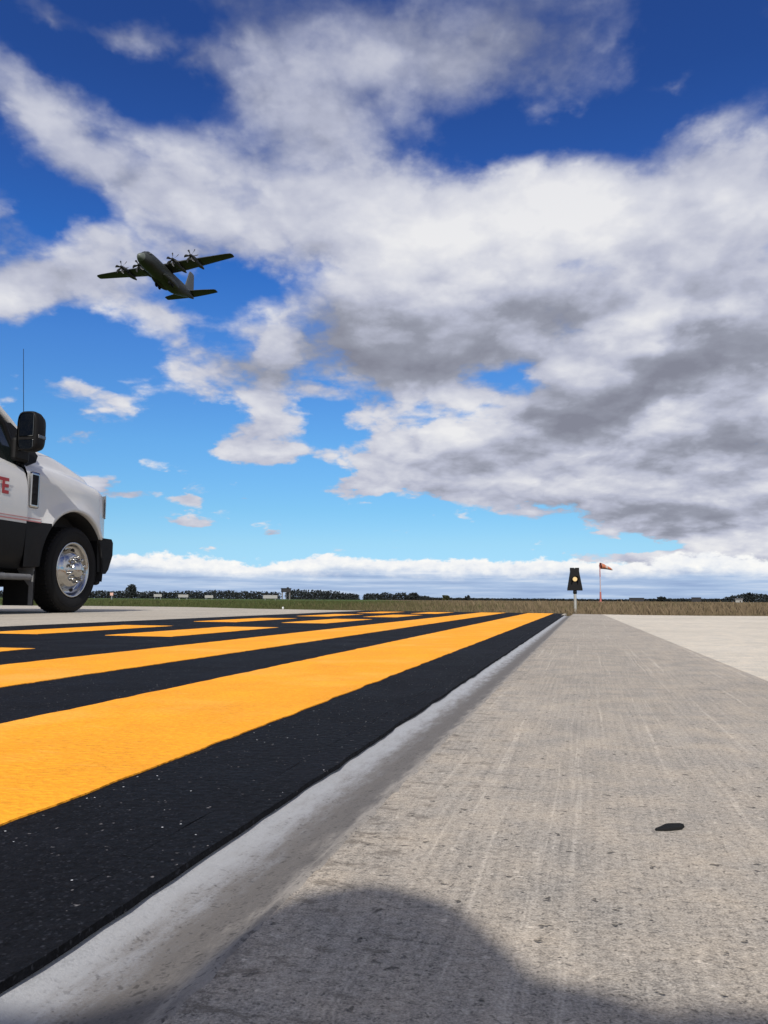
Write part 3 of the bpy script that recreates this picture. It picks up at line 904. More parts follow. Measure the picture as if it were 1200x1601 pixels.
# observation tower among the left woods
t_ = empty('observation_tower', at_az(-6.95, 330), R(7))
mb = MB()
mb.box((0, 0, 3.75), (4.0, 4.0, 1.5), 0.05)
mb.build('cabin', M_FARDARK, t_)
mb = MB()
mb.box((0, 0, 4.57), (4.5, 4.5, 0.14))
mb.box((0.7, 0, 4.85), (0.9, 0.9, 0.42))
mb.build('roof', M_FARDARK, t_)
for sx in (-1, 1):
    for sy in (-1, 1):
        mb = MB()
        mb.box((sx * 1.5, sy * 1.5, 1.5), (0.5, 0.5, 3.0))
        mb.build('leg', M_CONCPOST, t_)
mb = MB()
for k in range(9):
    mb.box((0, -1.9, 0.3 + k * 0.32), (0.6, 0.06, 0.06))
for sx in (-1, 1):
    mb.box((sx * 0.3, -1.9, 1.5), (0.06, 0.06, 3.0))
mb.build('ladder', M_CONCPOST, t_)
tag(t_, 'dark cabin on pale concrete legs rising in front of the left woods', 'tower')

def field_board(az_, d, w, h, z, label):
    root = empty('airfield_sign', at_az(az_, d), R(-az_))
    mb = MB()
    mb.box((0, 0, z + h / 2), (w, 0.18, h), 0.02)
    mb.build('sign_panel', M_FARWHITE, root)
    for sx in (-1, 1):
        mb = MB()
        mb.box((sx * w * 0.36, 0, z / 2), (0.07, 0.07, z))
        mb.build('post', M_DULLSTEEL, root)
    return tag(root, label, 'sign', 'white signs standing in the far grass')
field_board(-8.05, 120, 2.1, 0.50, 0.26, 'largest white sign, long and low beside the tower legs')
field_board(-12.30, 130, 1.30, 0.42, 0.30, 'middle-sized white sign between two others left of the tower')
field_board(-14.05, 130, 1.55, 0.45, 0.36, 'second widest white sign, in the middle of the left group')
field_board(-15.75, 130, 1.20, 0.42, 0.42, 'white sign standing nearest to the tall far tree')
root = empty('marker_post', at_az(-18.75, 70))
mb = MB()
mb.box((0, 0, 0.25), (0.07, 0.07, 0.5), 0.01)
mb.build('post', M_DULLSTEEL, root)
mb = MB()
mb.box((0, -0.05, 0.52), (0.26, 0.04, 0.24), 0.01)
mb.build('reflector_plate', mat('faded_pink_plate', (0.5, 0.30, 0.24), 0.5), root)
tag(root, 'short post with faded pinkish plate in grass beside the truck bumper', 'marker')

x_, y_ = -1.42, 11.08
root = empty('edge_marker', (x_, y_ + 0.25, -0.06))
mb = MB()
mb.lathe([(0.0, 0.0), (0.03, 0.0), (0.03, 0.01), (0.009, 0.02), (0.009, 0.06)], 12)
mb.build('stem', M_DULLSTEEL, root)
mb = MB()
mb.lathe([(0.009, 0.055), (0.014, 0.06), (0.014, 0.08), (0.009, 0.09), (0, 0.092)], 12)
mb.build('lens', mat('pale_lens', (0.55, 0.56, 0.55), 0.3), root)
tag(root, 'tiny pale edge marker where left concrete meets the grass', 'marker')

# ------------------------------------------------------------------ guard light by the joint's far end
GY = 9.7
gx = GY * (0.2395)
gl = empty('guard_light', (gx, GY, -0.06), R(-8))
mb = MB()
mb.tube([(0, 0, 0), (0, 0, 0.305)], 0.0165, 16)
mb.lathe([(0.0, 0.012), (0.06, 0.012), (0.06, 0), (0.0, 0)], 20)
mb.build('post', mat('galvanised_post', (0.30, 0.30, 0.275), 0.5, 0.2, var=0.1), gl)
mb = MB()
mb.lathe([(0.0, 0.285), (0.021, 0.285), (0.024, 0.30), (0.020, 0.335), (0, 0.335)], 16)
mb.build('coupling', M_PLASTIC, gl)
mb = MB()
zb_, zt_ = 0.325, 0.600
pr = [(-0.088, zb_), (0.088, zb_), (0.088, zb_ + 0.02), (0.052, zt_ - 0.05), (0.052, zt_), (0.006, zt_), (0.004, zt_ - 0.014), (-0.004, zt_ - 0.014), (-0.006, zt_), (-0.052, zt_), (-0.052, zt_ - 0.05), (-0.088, zb_ + 0.02)]
n_ = len(pr)
vs = [(x, -0.03, z) for x, z in pr] + [(x, 0.05, z) for x, z in pr]
mb.add(vs, [list(range(n_)), list(range(n_, 2 * n_))[::-1]] + [[i, n_ + i, n_ + (i + 1) % n_, (i + 1) % n_] for i in range(n_)])
mb.build('housing', M_PLASTIC, gl)
mb = MB()
rows = []
for rr, yy in ((0.040, -0.03), (0.041, -0.115), (0.036, -0.113), (0.036, -0.031)):
    rows.append([(rr * math.cos(a), yy if math.sin(a) > 0 or yy > -0.1 else yy * 0.75, 0.462 + rr * math.sin(a)) for a in [R(-35 + 250 * k / 20) for k in range(21)]])
mb.grid(rows)
mb.build('visor', M_PLASTIC, gl)
mb = MB()
mb.lathe([(0.0, -0.048), (0.013, -0.046), (0.022, -0.039), (0.027, -0.0305)], 20, 'Y', tf((0, 0, 0.462)))
mb.build('lamp_lens', mat('lit_amber_lens', (0.7, 0.35, 0.08), 0.25, var=0.05, emit=(1.0, 0.74, 0.36), estr=0.62), gl)
tag(gl, 'black tapered guard light with lit amber lens on a pale post', 'signal light')

# ------------------------------------------------------------------ windsock
wp = at_az(15.18, 128)
ws = empty('windsock', wp, 0)
M_MAST = mat('faded_red_mast', (0.30, 0.085, 0.07), 0.6)
M_MASTW = mat('weathered_white_mast', (0.34, 0.27, 0.28), 0.6)
mb = MB()
mb.tube([(0, 0, 0), (0, 0, 1.6)], [0.17, 0.13], 12)
mb.lathe([(0.0, 0.0), (0.45, 0.0), (0.45, 0.12), (0, 0.12)], 12)
mb.build('mast_base', M_MAST, ws)
mb = MB()
mb.tube([(0, 0, 1.6), (0, 0, 3.9)], [0.085, 0.075], 10, mi=1)
mb.tube([(0, 0, 3.9), (0, 0, 6.1)], [0.075, 0.06], 10, mi=0)
mb.build('mast', [M_MAST, M_MASTW], ws)
mb = MB()
mb.lathe([(0.47, -0.02), (0.50, 0.0), (0.47, 0.02), (0.44, 0.0), (0.47, -0.02)], 20, 'X', tf((0.12, 0, 5.62)))
mb.tube([(0, 0, 6.02), (0.12, 0, 6.09)], 0.03, 6)
mb.tube([(0, 0, 5.2), (0.12, 0, 5.14)], 0.03, 6)
mb.build('hoop', M_DULLSTEEL, ws)
rows, k = [], 9
for i in range(k + 1):
    u = i / k
    r = 0.46 * (1 - u) ** 0.8 * 0.72 + 0.16
    cx_, cz_ = 0.12 + 1.95 * u, 5.62 - 0.55 * u ** 1.3
    rows.append([(cx_ + 0.0, r * math.cos(a) * (1 + 0.1 * math.sin(5 * u)), cz_ + r * math.sin(a) * (1 - 0.25 * u)) for a in [2 * PI * j / 18 for j in range(18)]])
mb = MB()
mb.grid(rows[:4], True, 0)
mb.grid(rows[3:6], True, 1)
mb.grid(rows[5:9], True, 0)
mb.grid(rows[8:], True, 1)
sk = mb.build('sock', [mat('faded_orange_fabric', (0.36, 0.115, 0.055), 0.8), mat('soiled_white_fabric', (0.42, 0.32, 0.27), 0.8)], ws)
ws.rotation_euler = (0, 0, R(12))
tag(ws, 'orange and white windsock streaming right from a red and white mast', 'windsock')

# ------------------------------------------------------------------ transport aircraft on climb-out
M_GREEN = mat('dark_green_grey_paint', (0.023, 0.027, 0.024), 0.55, var=0.2, vscale=0.5)
M_NOSE = mat('pale_radome_paint', (0.085, 0.098, 0.085), 0.5, var=0.1, vscale=0.8)
M_PROP = mat('black_propeller', (0.013, 0.013, 0.014), 0.5, var=0.1)
M_BOOT = mat('black_deicing_boot', (0.016, 0.017, 0.018), 0.6, var=0.1)
ac = empty('transport_aircraft', (-60.06, 207.94, 87.04 + 0.0))
ac.rotation_euler = (R(3.39), R(-4.44), R(256.1))
# fuselage: x, half width, z top, z bottom
FUS = [(13.25, 0.05, -0.55, -0.65), (13.1, 0.42, -0.15, -1.02), (12.6, 0.85, 0.22, -1.42), (11.9, 1.2, 0.62, -1.72), (11.2, 1.48, 1.10, -1.9), (10.6, 1.68, 1.72, -2.0), (9.9, 1.86, 2.08, -2.07),
       (8.6, 2.08, 2.22, -2.13), (6.5, 2.15, 2.25, -2.15), (0.0, 2.15, 2.25, -2.15), (-4.6, 2.15, 2.25, -2.15), (-6.2, 2.12, 2.25, -1.95), (-8.5, 1.98, 2.22, -1.35), (-11.0, 1.62, 2.16, -0.5),
       (-13.4, 1.12, 2.06, 0.35), (-15.2, 0.7, 1.95, 0.9), (-16.4, 0.36, 1.82, 1.2), (-17.0, 0.06, 1.6, 1.45)]
rows = []
for x, hw, zt, zb in FUS:
    zc, hh = (zt + zb) / 2, (zt - zb) / 2
    rows.append([(x, hw * math.copysign(abs(math.cos(a)) ** 0.86, math.cos(a)), zc + hh * math.copysign(abs(math.sin(a)) ** 0.9, math.sin(a))) for a in [2 * PI * k / 28 for k in range(28)]])
mb = MB()
mb.grid(rows[3:], True, cap1=True)
fu = mb.build('fuselage', M_GREEN, ac)
mb = MB()
mb.grid(rows[:4], True, cap0=True)
mb.build('radome', M_NOSE, ac)
mb = MB()
for sx in (-1, 1):
    for (xa, xb, ya, yb, za, zb) in ((11.15, 10.7, 0.1, 0.75, 1.18, 1.62), (11.0, 10.45, 0.85, 1.35, 1.05, 1.6), (10.6, 9.9, 1.45, 1.78, 0.85, 1.35)):
        mb.add([(xa + .1, sx * ya, za), (xa - 0.15, sx * (yb + .1), za), (xb - 0.15, sx * (yb), zb + .02), (xb + .1, sx * ya, zb + .06)], [[0, 1, 2, 3]])
mb.build('cockpit_window', M_GLASS, ac)

def airfoil(xl, xt, y, z, th, n=10):
    """closed section, leading edge at xl and trailing edge at xt"""
    c = xl - xt
    up = [(xl - c * u, y, z + th * c * 2.2 * math.sqrt(u) * (1 - u) * 0.9 + 0.004 * c) for u in [(k / n) ** 1.6 for k in range(n + 1)]]
    dn = [(xl - c * u, y, z - th * c * 1.0 * math.sqrt(u) * (1 - u) * 0.9 - 0.004 * c) for u in [(k / n) ** 1.6 for k in range(n, -1, -1)]]
    return up + dn
for sy in (-1, 1):
    secs = []
    for (y, xl, xt, th) in ((0.0, 2.55, -2.45, .17), (2.0, 2.55, -2.45, .17), (5.0, 2.55, -2.4, .165), (9.0, 2.35, -2.0, .15), (14.0, 1.95, -1.45, .13), (18.5, 1.6, -1.0, .12), (19.8, 1.35, -0.85, .11), (20.2, 0.8, -0.6, .08)):
        secs.append(airfoil(xl, xt, sy * y, 2.0 + 0.044 * y, th))
    mb = MB()
    mb.grid(secs, True, cap0=True, cap1=True)
    mb.build('wing', M_GREEN, ac, weld=True)
    secs = [airfoil(xl, xt, sy * y, z, th) for (y, xl, xt, z, th) in ((0.0, -12.6, -16.9, 2.0, .1), (1.0, -12.75, -16.9, 2.0, .1), (4.5, -13.5, -16.75, 2.05, .1), (7.6, -14.3, -16.5, 2.1, .09), (8.0, -14.7, -16.3, 2.1, .06))]
    mb = MB()
    mb.grid(secs, True, cap0=True, cap1=True)
    mb.build('tailplane', M_GREEN, ac, weld=True)
    # main gear fairing
    mb = MB()
    rows = []
    for u in [k / 12 for k in range(13)]:
        x = 3.6 - 8.2 * u
        k_ = max(0.03, math.sin(PI * min(1, max(0.0, u * 0.94 + 0.03))) ** 0.55)
        rows.append([(x, sy * (1.75 + 0.85 * k_ * math.cos(a)), -1.35 + 0.92 * k_ * math.sin(a)) for a in [2 * PI * j / 14 for j in range(14)]])
    mb.grid(rows, True, cap0=True, cap1=True)
    mb.build('gear_fairing', M_GREEN, ac)
    for xx in (0.7, -0.9):
        mb = MB()
        mb.lathe([(0.0, -0.22), (0.5, -0.22), (0.66, -0.12), (0.66, 0.12), (0.5, 0.22), (0, 0.22)], 18, 'Y', tf((xx, sy * 1.95, -2.35)))
        mb.build('main_wheel', M_RUBBER, ac)
# fin with its dorsal root
secs = []
for (z, xl, xt, th) in ((1.7, -8.2, -16.6, .05), (2.6, -10.0, -16.75, .07), (3.4, -11.6, -16.8, .09), (5.5, -12.6, -16.95, .095), (8.0, -13.7, -17.0, .09), (8.9, -14.3, -16.9, .07), (9.1, -15.0, -16.6, .04)):
    c = xl - xt
    us = [(k / 10) ** 1.6 for k in range(11)]
    secs.append([(xl - c * u, th * c * 1.2 * math.sqrt(u) * (1 - u) + .01, z) for u in us] + [(xl - c * u, -th * c * 1.2 * math.sqrt(u) * (1 - u) - .01, z) for u in us[::-1]])
mb = MB()
mb.grid(secs, True, cap0=True, cap1=True)
mb.build('fin', mat('grey_green_fin_paint', (0.065, 0.072, 0.072), 0.55, var=0.15, vscale=0.8), ac, weld=True)

def propeller(parent, x, y, z, ph):
    """six swept blades and a spinner, standing still"""
    mb = MB()
    mb.lathe([(0.0, 0.72), (0.16, 0.66), (0.32, 0.42), (0.40, 0.1), (0.40, -0.25), (0.3, -0.3)], 18, 'X', tf((x, y, z)))
    for k in range(6):
        Rm = tf((x, y, z), (ph + k * PI / 3, 0, 0))
        rows = []
        for u, ch, sw, tw in ((0.15, .17, 0, 62), (0.35, .26, .02, 52), (0.6, .33, .06, 42), (0.8, .34, .0, 34), (0.93, .27, -.14, 28), (1.0, .10, -.26, 26)):
            r = 2.06 * u
            c_, s_ = math.cos(R(tw)), math.sin(R(tw))
            sec = []
            for (a, b) in ((-1, 0), (-.4, .1), (.3, .09), (1, 0), (.3, -.06), (-.4, -.07)):
                p, t2 = a * ch + sw, b * ch
                sec.append((p * s_ + t2 * c_, p * c_ - t2 * s_, r))
            rows.append(sec)
        mb.grid(rows, True, M=Rm, cap0=True, cap1=True)
    return mb.build('propeller', M_PROP, parent)
ph0 = (0.2, 0.62, 0.05, 0.4)
for i, y in enumerate((-10.2, -4.95, 4.95, 10.2)):
    zc = 1.62 + 0.044 * abs(y)
    rows = []
    for x, hw, zt, zb in ((4.35, .36, .36, -.36), (4.0, .55, .5, -.72), (3.2, .66, .58, -.98), (1.8, .68, .6, -.98), (0.0, .64, .5, -.72), (-1.6, .5, .34, -.42), (-2.9, .2, .1, -.12)):
        rows.append([(x, y + hw * math.copysign(abs(math.cos(a)) ** .8, math.cos(a)), zc + (zt + zb) / 2 + (zt - zb) / 2 * math.copysign(abs(math.sin(a)) ** .8, math.sin(a))) for a in [2 * PI * j / 18 for j in range(18)]])
    mb = MB()
    mb.grid(rows, True, cap0=True, cap1=True)
    en = mb.build('engine', M_GREEN, ac)
    propeller(en, 4.6, y, zc, ph0[i])
    mb = MB()
    mb.box((3.9, y, zc - 0.86), (0.5, 0.8, 0.3), 0.1)
    mb.build('air_intake', M_PROP, en)
# wing tips carry dark caps, the tail a blade antenna
tag(ac, 'dark green four propeller transport aircraft climbing against the clouds', 'aircraft')

# ------------------------------------------------------------------ service truck
TRUCK_YAW = 11.5
truck = empty('service_truck', (-3.905, 7.77, 0.0), R(90 - TRUCK_YAW))
M_DARKIN = mat('dark_interior', (0.012, 0.012, 0.013), 0.8)

def y0(x):
    """half width of the flank"""
    return float(np.interp(x, [-0.8, 0.1, 0.40, 0.58, 0.68, 0.76, 0.82], [1.0, 1.0, 0.985, 0.93, 0.85, 0.70, 0.45]))
def zhood(x):
    return float(np.interp(x, [-0.78, -0.14, 0.16, 0.47, 0.64, 0.74, 0.82], [1.55, 1.50, 1.44, 1.365, 1.315, 1.25, 1.16]))
AX, AR = -0.04, 0.545                       # wheel arch centre and radius
def zbot(x):
    d = abs(x - AX)
    if d < AR:
        return max(0.405 + math.sqrt(AR * AR - d * d), 0.72 if x > 0 else 0.40)
    return 0.72 if x > 0 else 0.40
xs = sorted(set([-0.765, -0.70, -0.64] + [AX + AR * math.cos(PI * k / 26) * 0.9999 for k in range(27)] + [0.40, 0.46, 0.52, 0.58, 0.63, 0.68, 0.72, 0.76, 0.79, 0.82]))
xs = [x for x in xs if x >= -0.766]
def flank(x, side):
    zb, Y, zh = zbot(x), y0(x), zhood(x)
    pts = []
    zs = 1.15 if x < 0.5 else 1.15 - (x - 0.5) * 0.15
    def fl(z):
        d = math.hypot(x - AX, z - 0.405) - AR
        f_ = 0.035 * math.exp(-(max(d, 0) / 0.085) ** 2) if -0.7 < x < 0.6 else 0.0
        scoop = 0.020 * math.exp(-(((x + 0.52) / 0.20) ** 2 + ((z - 1.07) / 0.17) ** 2))
        return f_ - scoop
    yi = Y - 0.10
    pts.append((yi, zb + 0.012))
    pts.append((Y + fl(zb) - 0.012, zb))
    split = x < AX and zb < 0.77                 # rows meet the two-tone line at z = 0.80
    for k in range(0, 9):
        z = zb + 0.008 + (zs - zb - 0.008) * k / 8
        if split:
            z = zb + 0.008 + (0.80 - zb - 0.008) * k / 3 if k <= 3 else 0.80 + (zs - 0.80) * (k - 3) / 5
        bul = 0.012 * math.sin(PI * (z - 0.4) / 0.85)
        pts.append((Y + fl(z) + bul - 0.012, z))
    e = min(1.0, (zh - zs) / 0.30)
    for dy, dz in ((0.018, .05), (0.05, .105), (0.10, .145), (0.15, .165), (0.175, .20), (0.20, .25), (0.24, .29), (0.30, .308)):
        pts.append((Y - dy, zs + dz * (zh - zs) / 0.315))
    pts.append((Y * 0.45, zh + 0.012))
    pts.append((0.0, zh + 0.020))
    return [(x, side * y, z) for y, z in pts]
M_BODY = [M_WHITE, M_BLACKP]
mb = MB()
for side in (-1, 1):
    rows = [flank(x, side) for x in xs]
    n = len(rows[0])
    for i in range(len(rows) - 1):
        for j in range(n - 1):
            quad = [rows[i][j], rows[i + 1][j], rows[i + 1][j + 1], rows[i][j + 1]]
            zc = sum(p[2] for p in quad) / 4
            xc = sum(p[0] for p in quad) / 4
            black = (xc < -0.3 and max(p[2] for p in quad) < 0.801)
            mb.add(quad, [[0, 1, 2, 3] if side < 0 else [3, 2, 1, 0]], mi=1 if black else 0, smooth=True)
    cap = [p for p in rows[-1]]
    mb.add(cap + [(cap[-1][0], 0, cap[0][2])], [list(range(n + 1))], mi=0)
front = mb.build('front_body', M_BODY, truck, weld=True)

# black lower part of the flank behind the arch is a straight split: a separate sill strip
mb = MB()
for side in (-1, 1):
    mb.box((-0.62, side * 0.90, 0.60), (0.02, 0.18, 0.40))
mb.box((-0.02, 0, 0.98), (1.12, 1.55, 0.55), 0.05)
for side in (-1, 1):
    rows = []
    for k in range(25):
        a = PI * (k / 24) * 1.12 - 0.19
        rows.append([(AX + (AR - 0.005) * math.cos(a), side * yy, 0.405 + (AR - 0.005) * math.sin(a)) for yy in (0.985, 0.80, 0.50)])
    mb.grid(rows)
mb.build('wheel_well', M_DARKIN, truck)

# cab
M_CAB = [M_WHITE, M_BLACKP, M_DARKIN]
def cab_section(x, top):
    return top
mb = MB()
for side in (-1, 1):
    # door-side skin from the sill to the belt line
    rows = []
    for x in (-2.05, -2.75):
        rows.append([(x, side * y, z) for y, z in ((0.90, 0.36), (0.955, 0.38), (0.985, 0.50), (1.0, 0.78))])
    mb.grid(rows, mi=1, flip=side > 0)
    rows = [[(x, side * y, z) for y, z in ((1.0, 0.78), (1.005, 0.95), (0.995, 1.12), (0.97, 1.24), (0.94, 1.30))] for x in (-2.05, -2.75)]
    mb.grid(rows, mi=0, flip=side > 0)
    # pillars, thick bars
    mb.tube([(-0.60, side * 0.84, 1.49), (-0.82, side * 0.80, 1.675), (-1.28, side * 0.735, 1.975)], [0.035, 0.033, 0.036], 8, 0)
    mb.tube([(-2.02, side * 0.93, 1.28), (-2.05, side * 0.76, 1.97)], 0.05, 8, 0)
    mb.tube([(-2.70, side * 0.92, 1.28), (-2.62, side * 0.76, 1.97)], 0.06, 8, 0)
    mb.tube([(-1.26, side * 0.745, 1.985), (-2.64, side * 0.745, 1.985)], 0.035, 8, 0)
mb.box((-2.75, 0, 0.95), (0.03, 1.94, 1.15), 0.01, mi=0)
mb.box((-1.55, 0, 0.46), (2.3, 1.7, 0.10), 0.01, mi=2)
mb.box((-0.95, 0, 1.20), (0.45, 1.72, 0.34), 0.06, mi=2)
mb.box((-0.70, 0, 1.44), (0.20, 1.66, 0.10), 0.03, mi=2)
mb.build('cab', M_CAB, truck)
mb = MB()
rows = []
for x, w, z in ((-1.24, 0.70, 1.985), (-1.36, 0.74, 2.025), (-1.9, 0.76, 2.05), (-2.5, 0.75, 2.03), (-2.66, 0.72, 1.98)):
    rows.append([(x, -w, z - 0.05), (x, -w * 0.97, z - 0.01), (x, -w * 0.8, z + 0.012), (x, 0, z + 0.03), (x, w * 0.8, z + 0.012), (x, w * 0.97, z - 0.01), (x, w, z - 0.05), (x, 0, z - 0.055)])
mb.grid(rows, True, cap0=True, cap1=True)
mb.build('roof', M_WHITE, truck)
mb = MB()
for s_ in (-1, 1):
    mb.box((-1.75, s_ * 0.42, 0.95), (0.5, 0.5, 0.24), 0.08)
    mb.box((-2.05, s_ * 0.42, 1.30), (0.16, 0.48, 0.70), 0.07)
    mb.box((-2.08, s_ * 0.42, 1.72), (0.10, 0.24, 0.18), 0.04)
mb.build('seats', M_DARKIN, truck)
mb = MB()
mb.add([(-0.585, -0.80, 1.50), (-0.50, 0, 1.52), (-0.585, 0.80, 1.50), (-1.26, 0.70, 1.965), (-1.22, 0, 2.0), (-1.26, -0.70, 1.965)], [[0, 1, 4, 5], [1, 2, 3, 4]])
mb.build('windshield', M_GLASS, truck)
mb = MB()
mb.add([(-2.70, -0.86, 1.32), (-2.70, 0.86, 1.32), (-2.64, 0.72, 1.94), (-2.64, -0.72, 1.94)], [[0, 1, 2, 3]])
mb.build('rear_window', M_GLASS, truck)

for side in (-1, 1):
    mb = MB()
    mb.add([(-2.04, side * 0.93, 1.29), (-2.70, side * 0.93, 1.29), (-2.62, side * 0.76, 1.965), (-2.05, side * 0.76, 1.965)], [[0, 1, 2, 3]])
    mb.build('quarter_window', M_GLASS, truck)
for side in (-1, 1):
    # front door, 5 mm proud of nothing: its own skin between fender and B-pillar
    mb = MB()
    xsD = [-0.772, -0.80, -1.1, -1.4, -1.7, -2.045]
    lo = [[(x, side * y, z) for y, z in ((0.90, 0.37), (0.955, 0.39), (0.985, 0.50), (1.0, 0.655), (1.004, 0.775))] for x in xsD]
    hi = []
    for x in xsD:
        zbelt = float(np.interp(x, [-2.05, -1.25, -1.0, -0.85, -0.772], [1.31, 1.305, 1.30, 1.275, 1.255]))
        hi.append([(x, side * y, z) for y, z in ((1.004, 0.775), (1.008, 0.90), (1.005, 1.03), (0.99, 1.14), (0.97, zbelt - 0.05), (0.945, zbelt - 0.005), (0.90, zbelt))])
    mb.grid(hi, mi=0, flip=side > 0)
    mb.grid(lo, mi=1, flip=side > 0)
    # window frame
    mb.tube([(-0.80, side * 0.915, 1.28), (-0.90, side * 0.82, 1.63), (-1.32, side * 0.755, 1.955), (-2.0, side * 0.755, 1.965), (-2.0, side * 0.92, 1.32)], 0.024, 8, 1)
    dr = mb.build('door', M_BODY, truck)
    mb = MB()
    mb.add([(-0.80, side * 0.925, 1.28), (-2.0, side * 0.925, 1.31), (-2.0, side * 0.75, 1.955), (-1.32, side * 0.75, 1.95), (-0.90, side * 0.815, 1.625)], [[0, 1, 2, 3, 4]])
    mb.build('side_window', M_GLASS, dr)
    mb = MB()
    mb.add([(-0.60, side * 0.895, 1.47), (-0.80, side * 0.93, 1.262), (-0.90, side * 0.825, 1.635), (-0.80, side * 0.83, 1.655)], [[0, 1, 2, 3]])
    mb.add([(-0.56, side * 0.93, 1.40), (-0.62, side * 0.955, 1.33), (-0.80, side * 0.955, 1.255), (-0.80, side * 0.93, 1.30), (-0.60, side * 0.89, 1.48)], [[0, 1, 2, 3, 4]])
    mb.build('mirror_sail', M_PLASTIC, dr)
    mb = MB()
    mb.box((-1.86, side * 1.018, 1.10), (0.20, 0.03, 0.045), 0.012)
    mb.build('handle', M_PLASTIC, dr)
    mb = MB()
    for z, h_ in ((0.800, 0.010), (0.824, 0.006)):
        mb.box((-1.40, side * 1.0075, z), (1.255, 0.002, h_))
        mb.box((-0.665, side * 1.0055, z), (0.19, 0.002, h_))
    mb.build('pinstripe', M_PINK, dr)
    # tall towing mirror on two arms
    mr = MB()
    mr.tube([(-0.86, side * 0.94, 1.42), (-0.92, side * 1.12, 1.45), (-0.96, side * 1.22, 1.46)], [0.045, 0.035, 0.035], 10)
    mr.tube([(-0.86, side * 0.94, 1.52), (-0.92, side * 1.12, 1.535), (-0.96, side * 1.22, 1.54)], [0.03, 0.028, 0.028], 10)
    mr.box((-0.84, side * 0.955, 1.40), (0.20, 0.06, 0.20), 0.025)
    arm = mr.build('mirror_arm', M_PLASTIC, dr)
    mb = MB()
    yc, zc = side * 1.145, 1.525
    rows = []
    for x, k in ((-1.035, 0.90), (-1.03, 0.97), (-1.00, 1.0), (-0.94, 0.98), (-0.89, 0.86), (-0.86, 0.6), (-0.85, 0.2)):
        rows.append([(x, yc + 0.095 * k * math.copysign(abs(math.cos(a)) ** 0.55, math.cos(a)), zc + 0.172 * k * math.copysign(abs(math.sin(a)) ** 0.5, math.sin(a))) for a in [2 * PI * j / 32 for j in range(32)]])
    mb.grid(rows, True, cap1=True)
    mb.add([(-1.022, p[1], p[2]) for p in rows[0]], [list(range(32))])
    mi_ = mb.build('side_mirror', M_PLASTIC, truck)
    mb = MB()
    mb.box((-1.026, yc - side * 0.005, zc + 0.055), (0.006, 0.135, 0.20), 0.004)
    mb.build('mirror_glass', M_MIRROR, mi_)
    mb = MB()
    mb.box((-1.026, yc - side * 0.005, zc - 0.115), (0.006, 0.135, 0.085), 0.004)
    mb.build('convex_mirror', M_MIRROR, mi_)
    mb = MB()
    mb.box((-0.955, yc + side * 0.092, zc - 0.045), (0.10, 0.016, 0.032), 0.006)
    mb.build('marker_lamp', M_LENS, mi_)
    # fender vent with badge frame
    mb = MB()
    mb.box((-0.68, side * 1.0, 1.075), (0.125, 0.020, 0.315), 0.016)
    vent = mb.build('fender_vent', M_CHROME, truck)
    mb = MB()
    mb.box((-0.685, side * 1.004, 1.075), (0.088, 0.022, 0.268), 0.008)
    for k in range(4):
        mb.box((-0.70, side * 1.0155, 0.99 + 0.055 * k), (0.05, 0.006, 0.018), 0.002)
    mb.build('grille_insert', M_PLASTIC, vent)
    # headlamp wrapping the corner
    mb = MB()
    rows = []
    for x in (0.55, 0.60, 0.64, 0.68, 0.72, 0.755):
        rows.append([(x + 0.012, side * (y0(x) + 0.010 - 0.05 * max(0, (z - 1.12)) ), z) for z in (0.955, 0.96, 1.02, 1.10, 1.17, 1.20)])
    mb.grid(rows, flip=side > 0)
    mb.build('headlight', M_LENS, truck)
    mb = MB()
    mb.box((-1.35, side * 0.95, 0.315), (1.35, 0.16, 0.05), 0.02)
    for xx in (-0.95, -1.7):
        mb.box((xx, side * 0.84, 0.33), (0.06, 0.2, 0.04), 0.008)
    mb.build('running_board', M_GREYFLAP, truck)
    mb = MB()
    mb.box((-0.60, side * 0.84, 0.22), (0.014, 0.30, 0.30), 0.004)
    fl = mb.build('mud_flap', M_RUBBER, truck)
    mb = MB()
    poly = [(0.985, 0.075), (0.945, 0.075), (0.945, 0.24), (0.86, 0.33), (0.80, 0.42), (0.985, 0.62)]
    vs = [(-0.612, side * y, z) for y, z in poly] + [(-0.600, side * y, z) for y, z in poly]
    k = len(poly)
    mb.add(vs, [list(range(k)), list(range(k, 2 * k))[::-1]] + [[i, (i + 1) % k, k + (i + 1) % k, k + i] for i in range(k)])
    mb.build('splash_guard', M_GREYFLAP, truck)

# lettering on the door (its end is all the picture shows)
def lettering(txt, size, loc, m_, parent, bold):
    cu = bpy.data.curves.new('lettering', 'FONT')
    cu.body = txt
    cu.size = size
    cu.align_x = 'RIGHT'
    cu.extrude = 0.0012
    cu.offset = bold
    cu.space_character = 0.96
    tmp = bpy.data.objects.new('lettering', cu)
    C.objects.link(tmp)
    dg = bpy.context.evaluated_depsgraph_get()
    me = bpy.data.meshes.new_from_object(tmp.evaluated_get(dg))
    bpy.data.objects.remove(tmp)
    me.materials.clear()
    me.materials.append(m_)
    o = link(bpy.data.objects.new('lettering', me), parent)
    o.matrix_local = Matrix.Translation(loc) @ Matrix(((1, 0, 0, 0), (0, 0, -1, 0), (0, 1, 0, 0), (0, 0, 0, 1)))
    return o
lettering('TE', 0.176, (-1.03, -1.0085, 1.0), M_RED, truck, 0.006)

mb = MB()
mb.tube([(-0.63, -0.83, 1.45), (-0.63, -0.83, 1.54)], [0.016, 0.010], 10)
mb.tube([(-0.63, -0.83, 1.54), (-0.665, -0.83, 1.9), (-0.705, -0.83, 2.35)], [0.0036, 0.0028, 0.0022], 8)
mb.build('antenna', M_PLASTIC, truck)

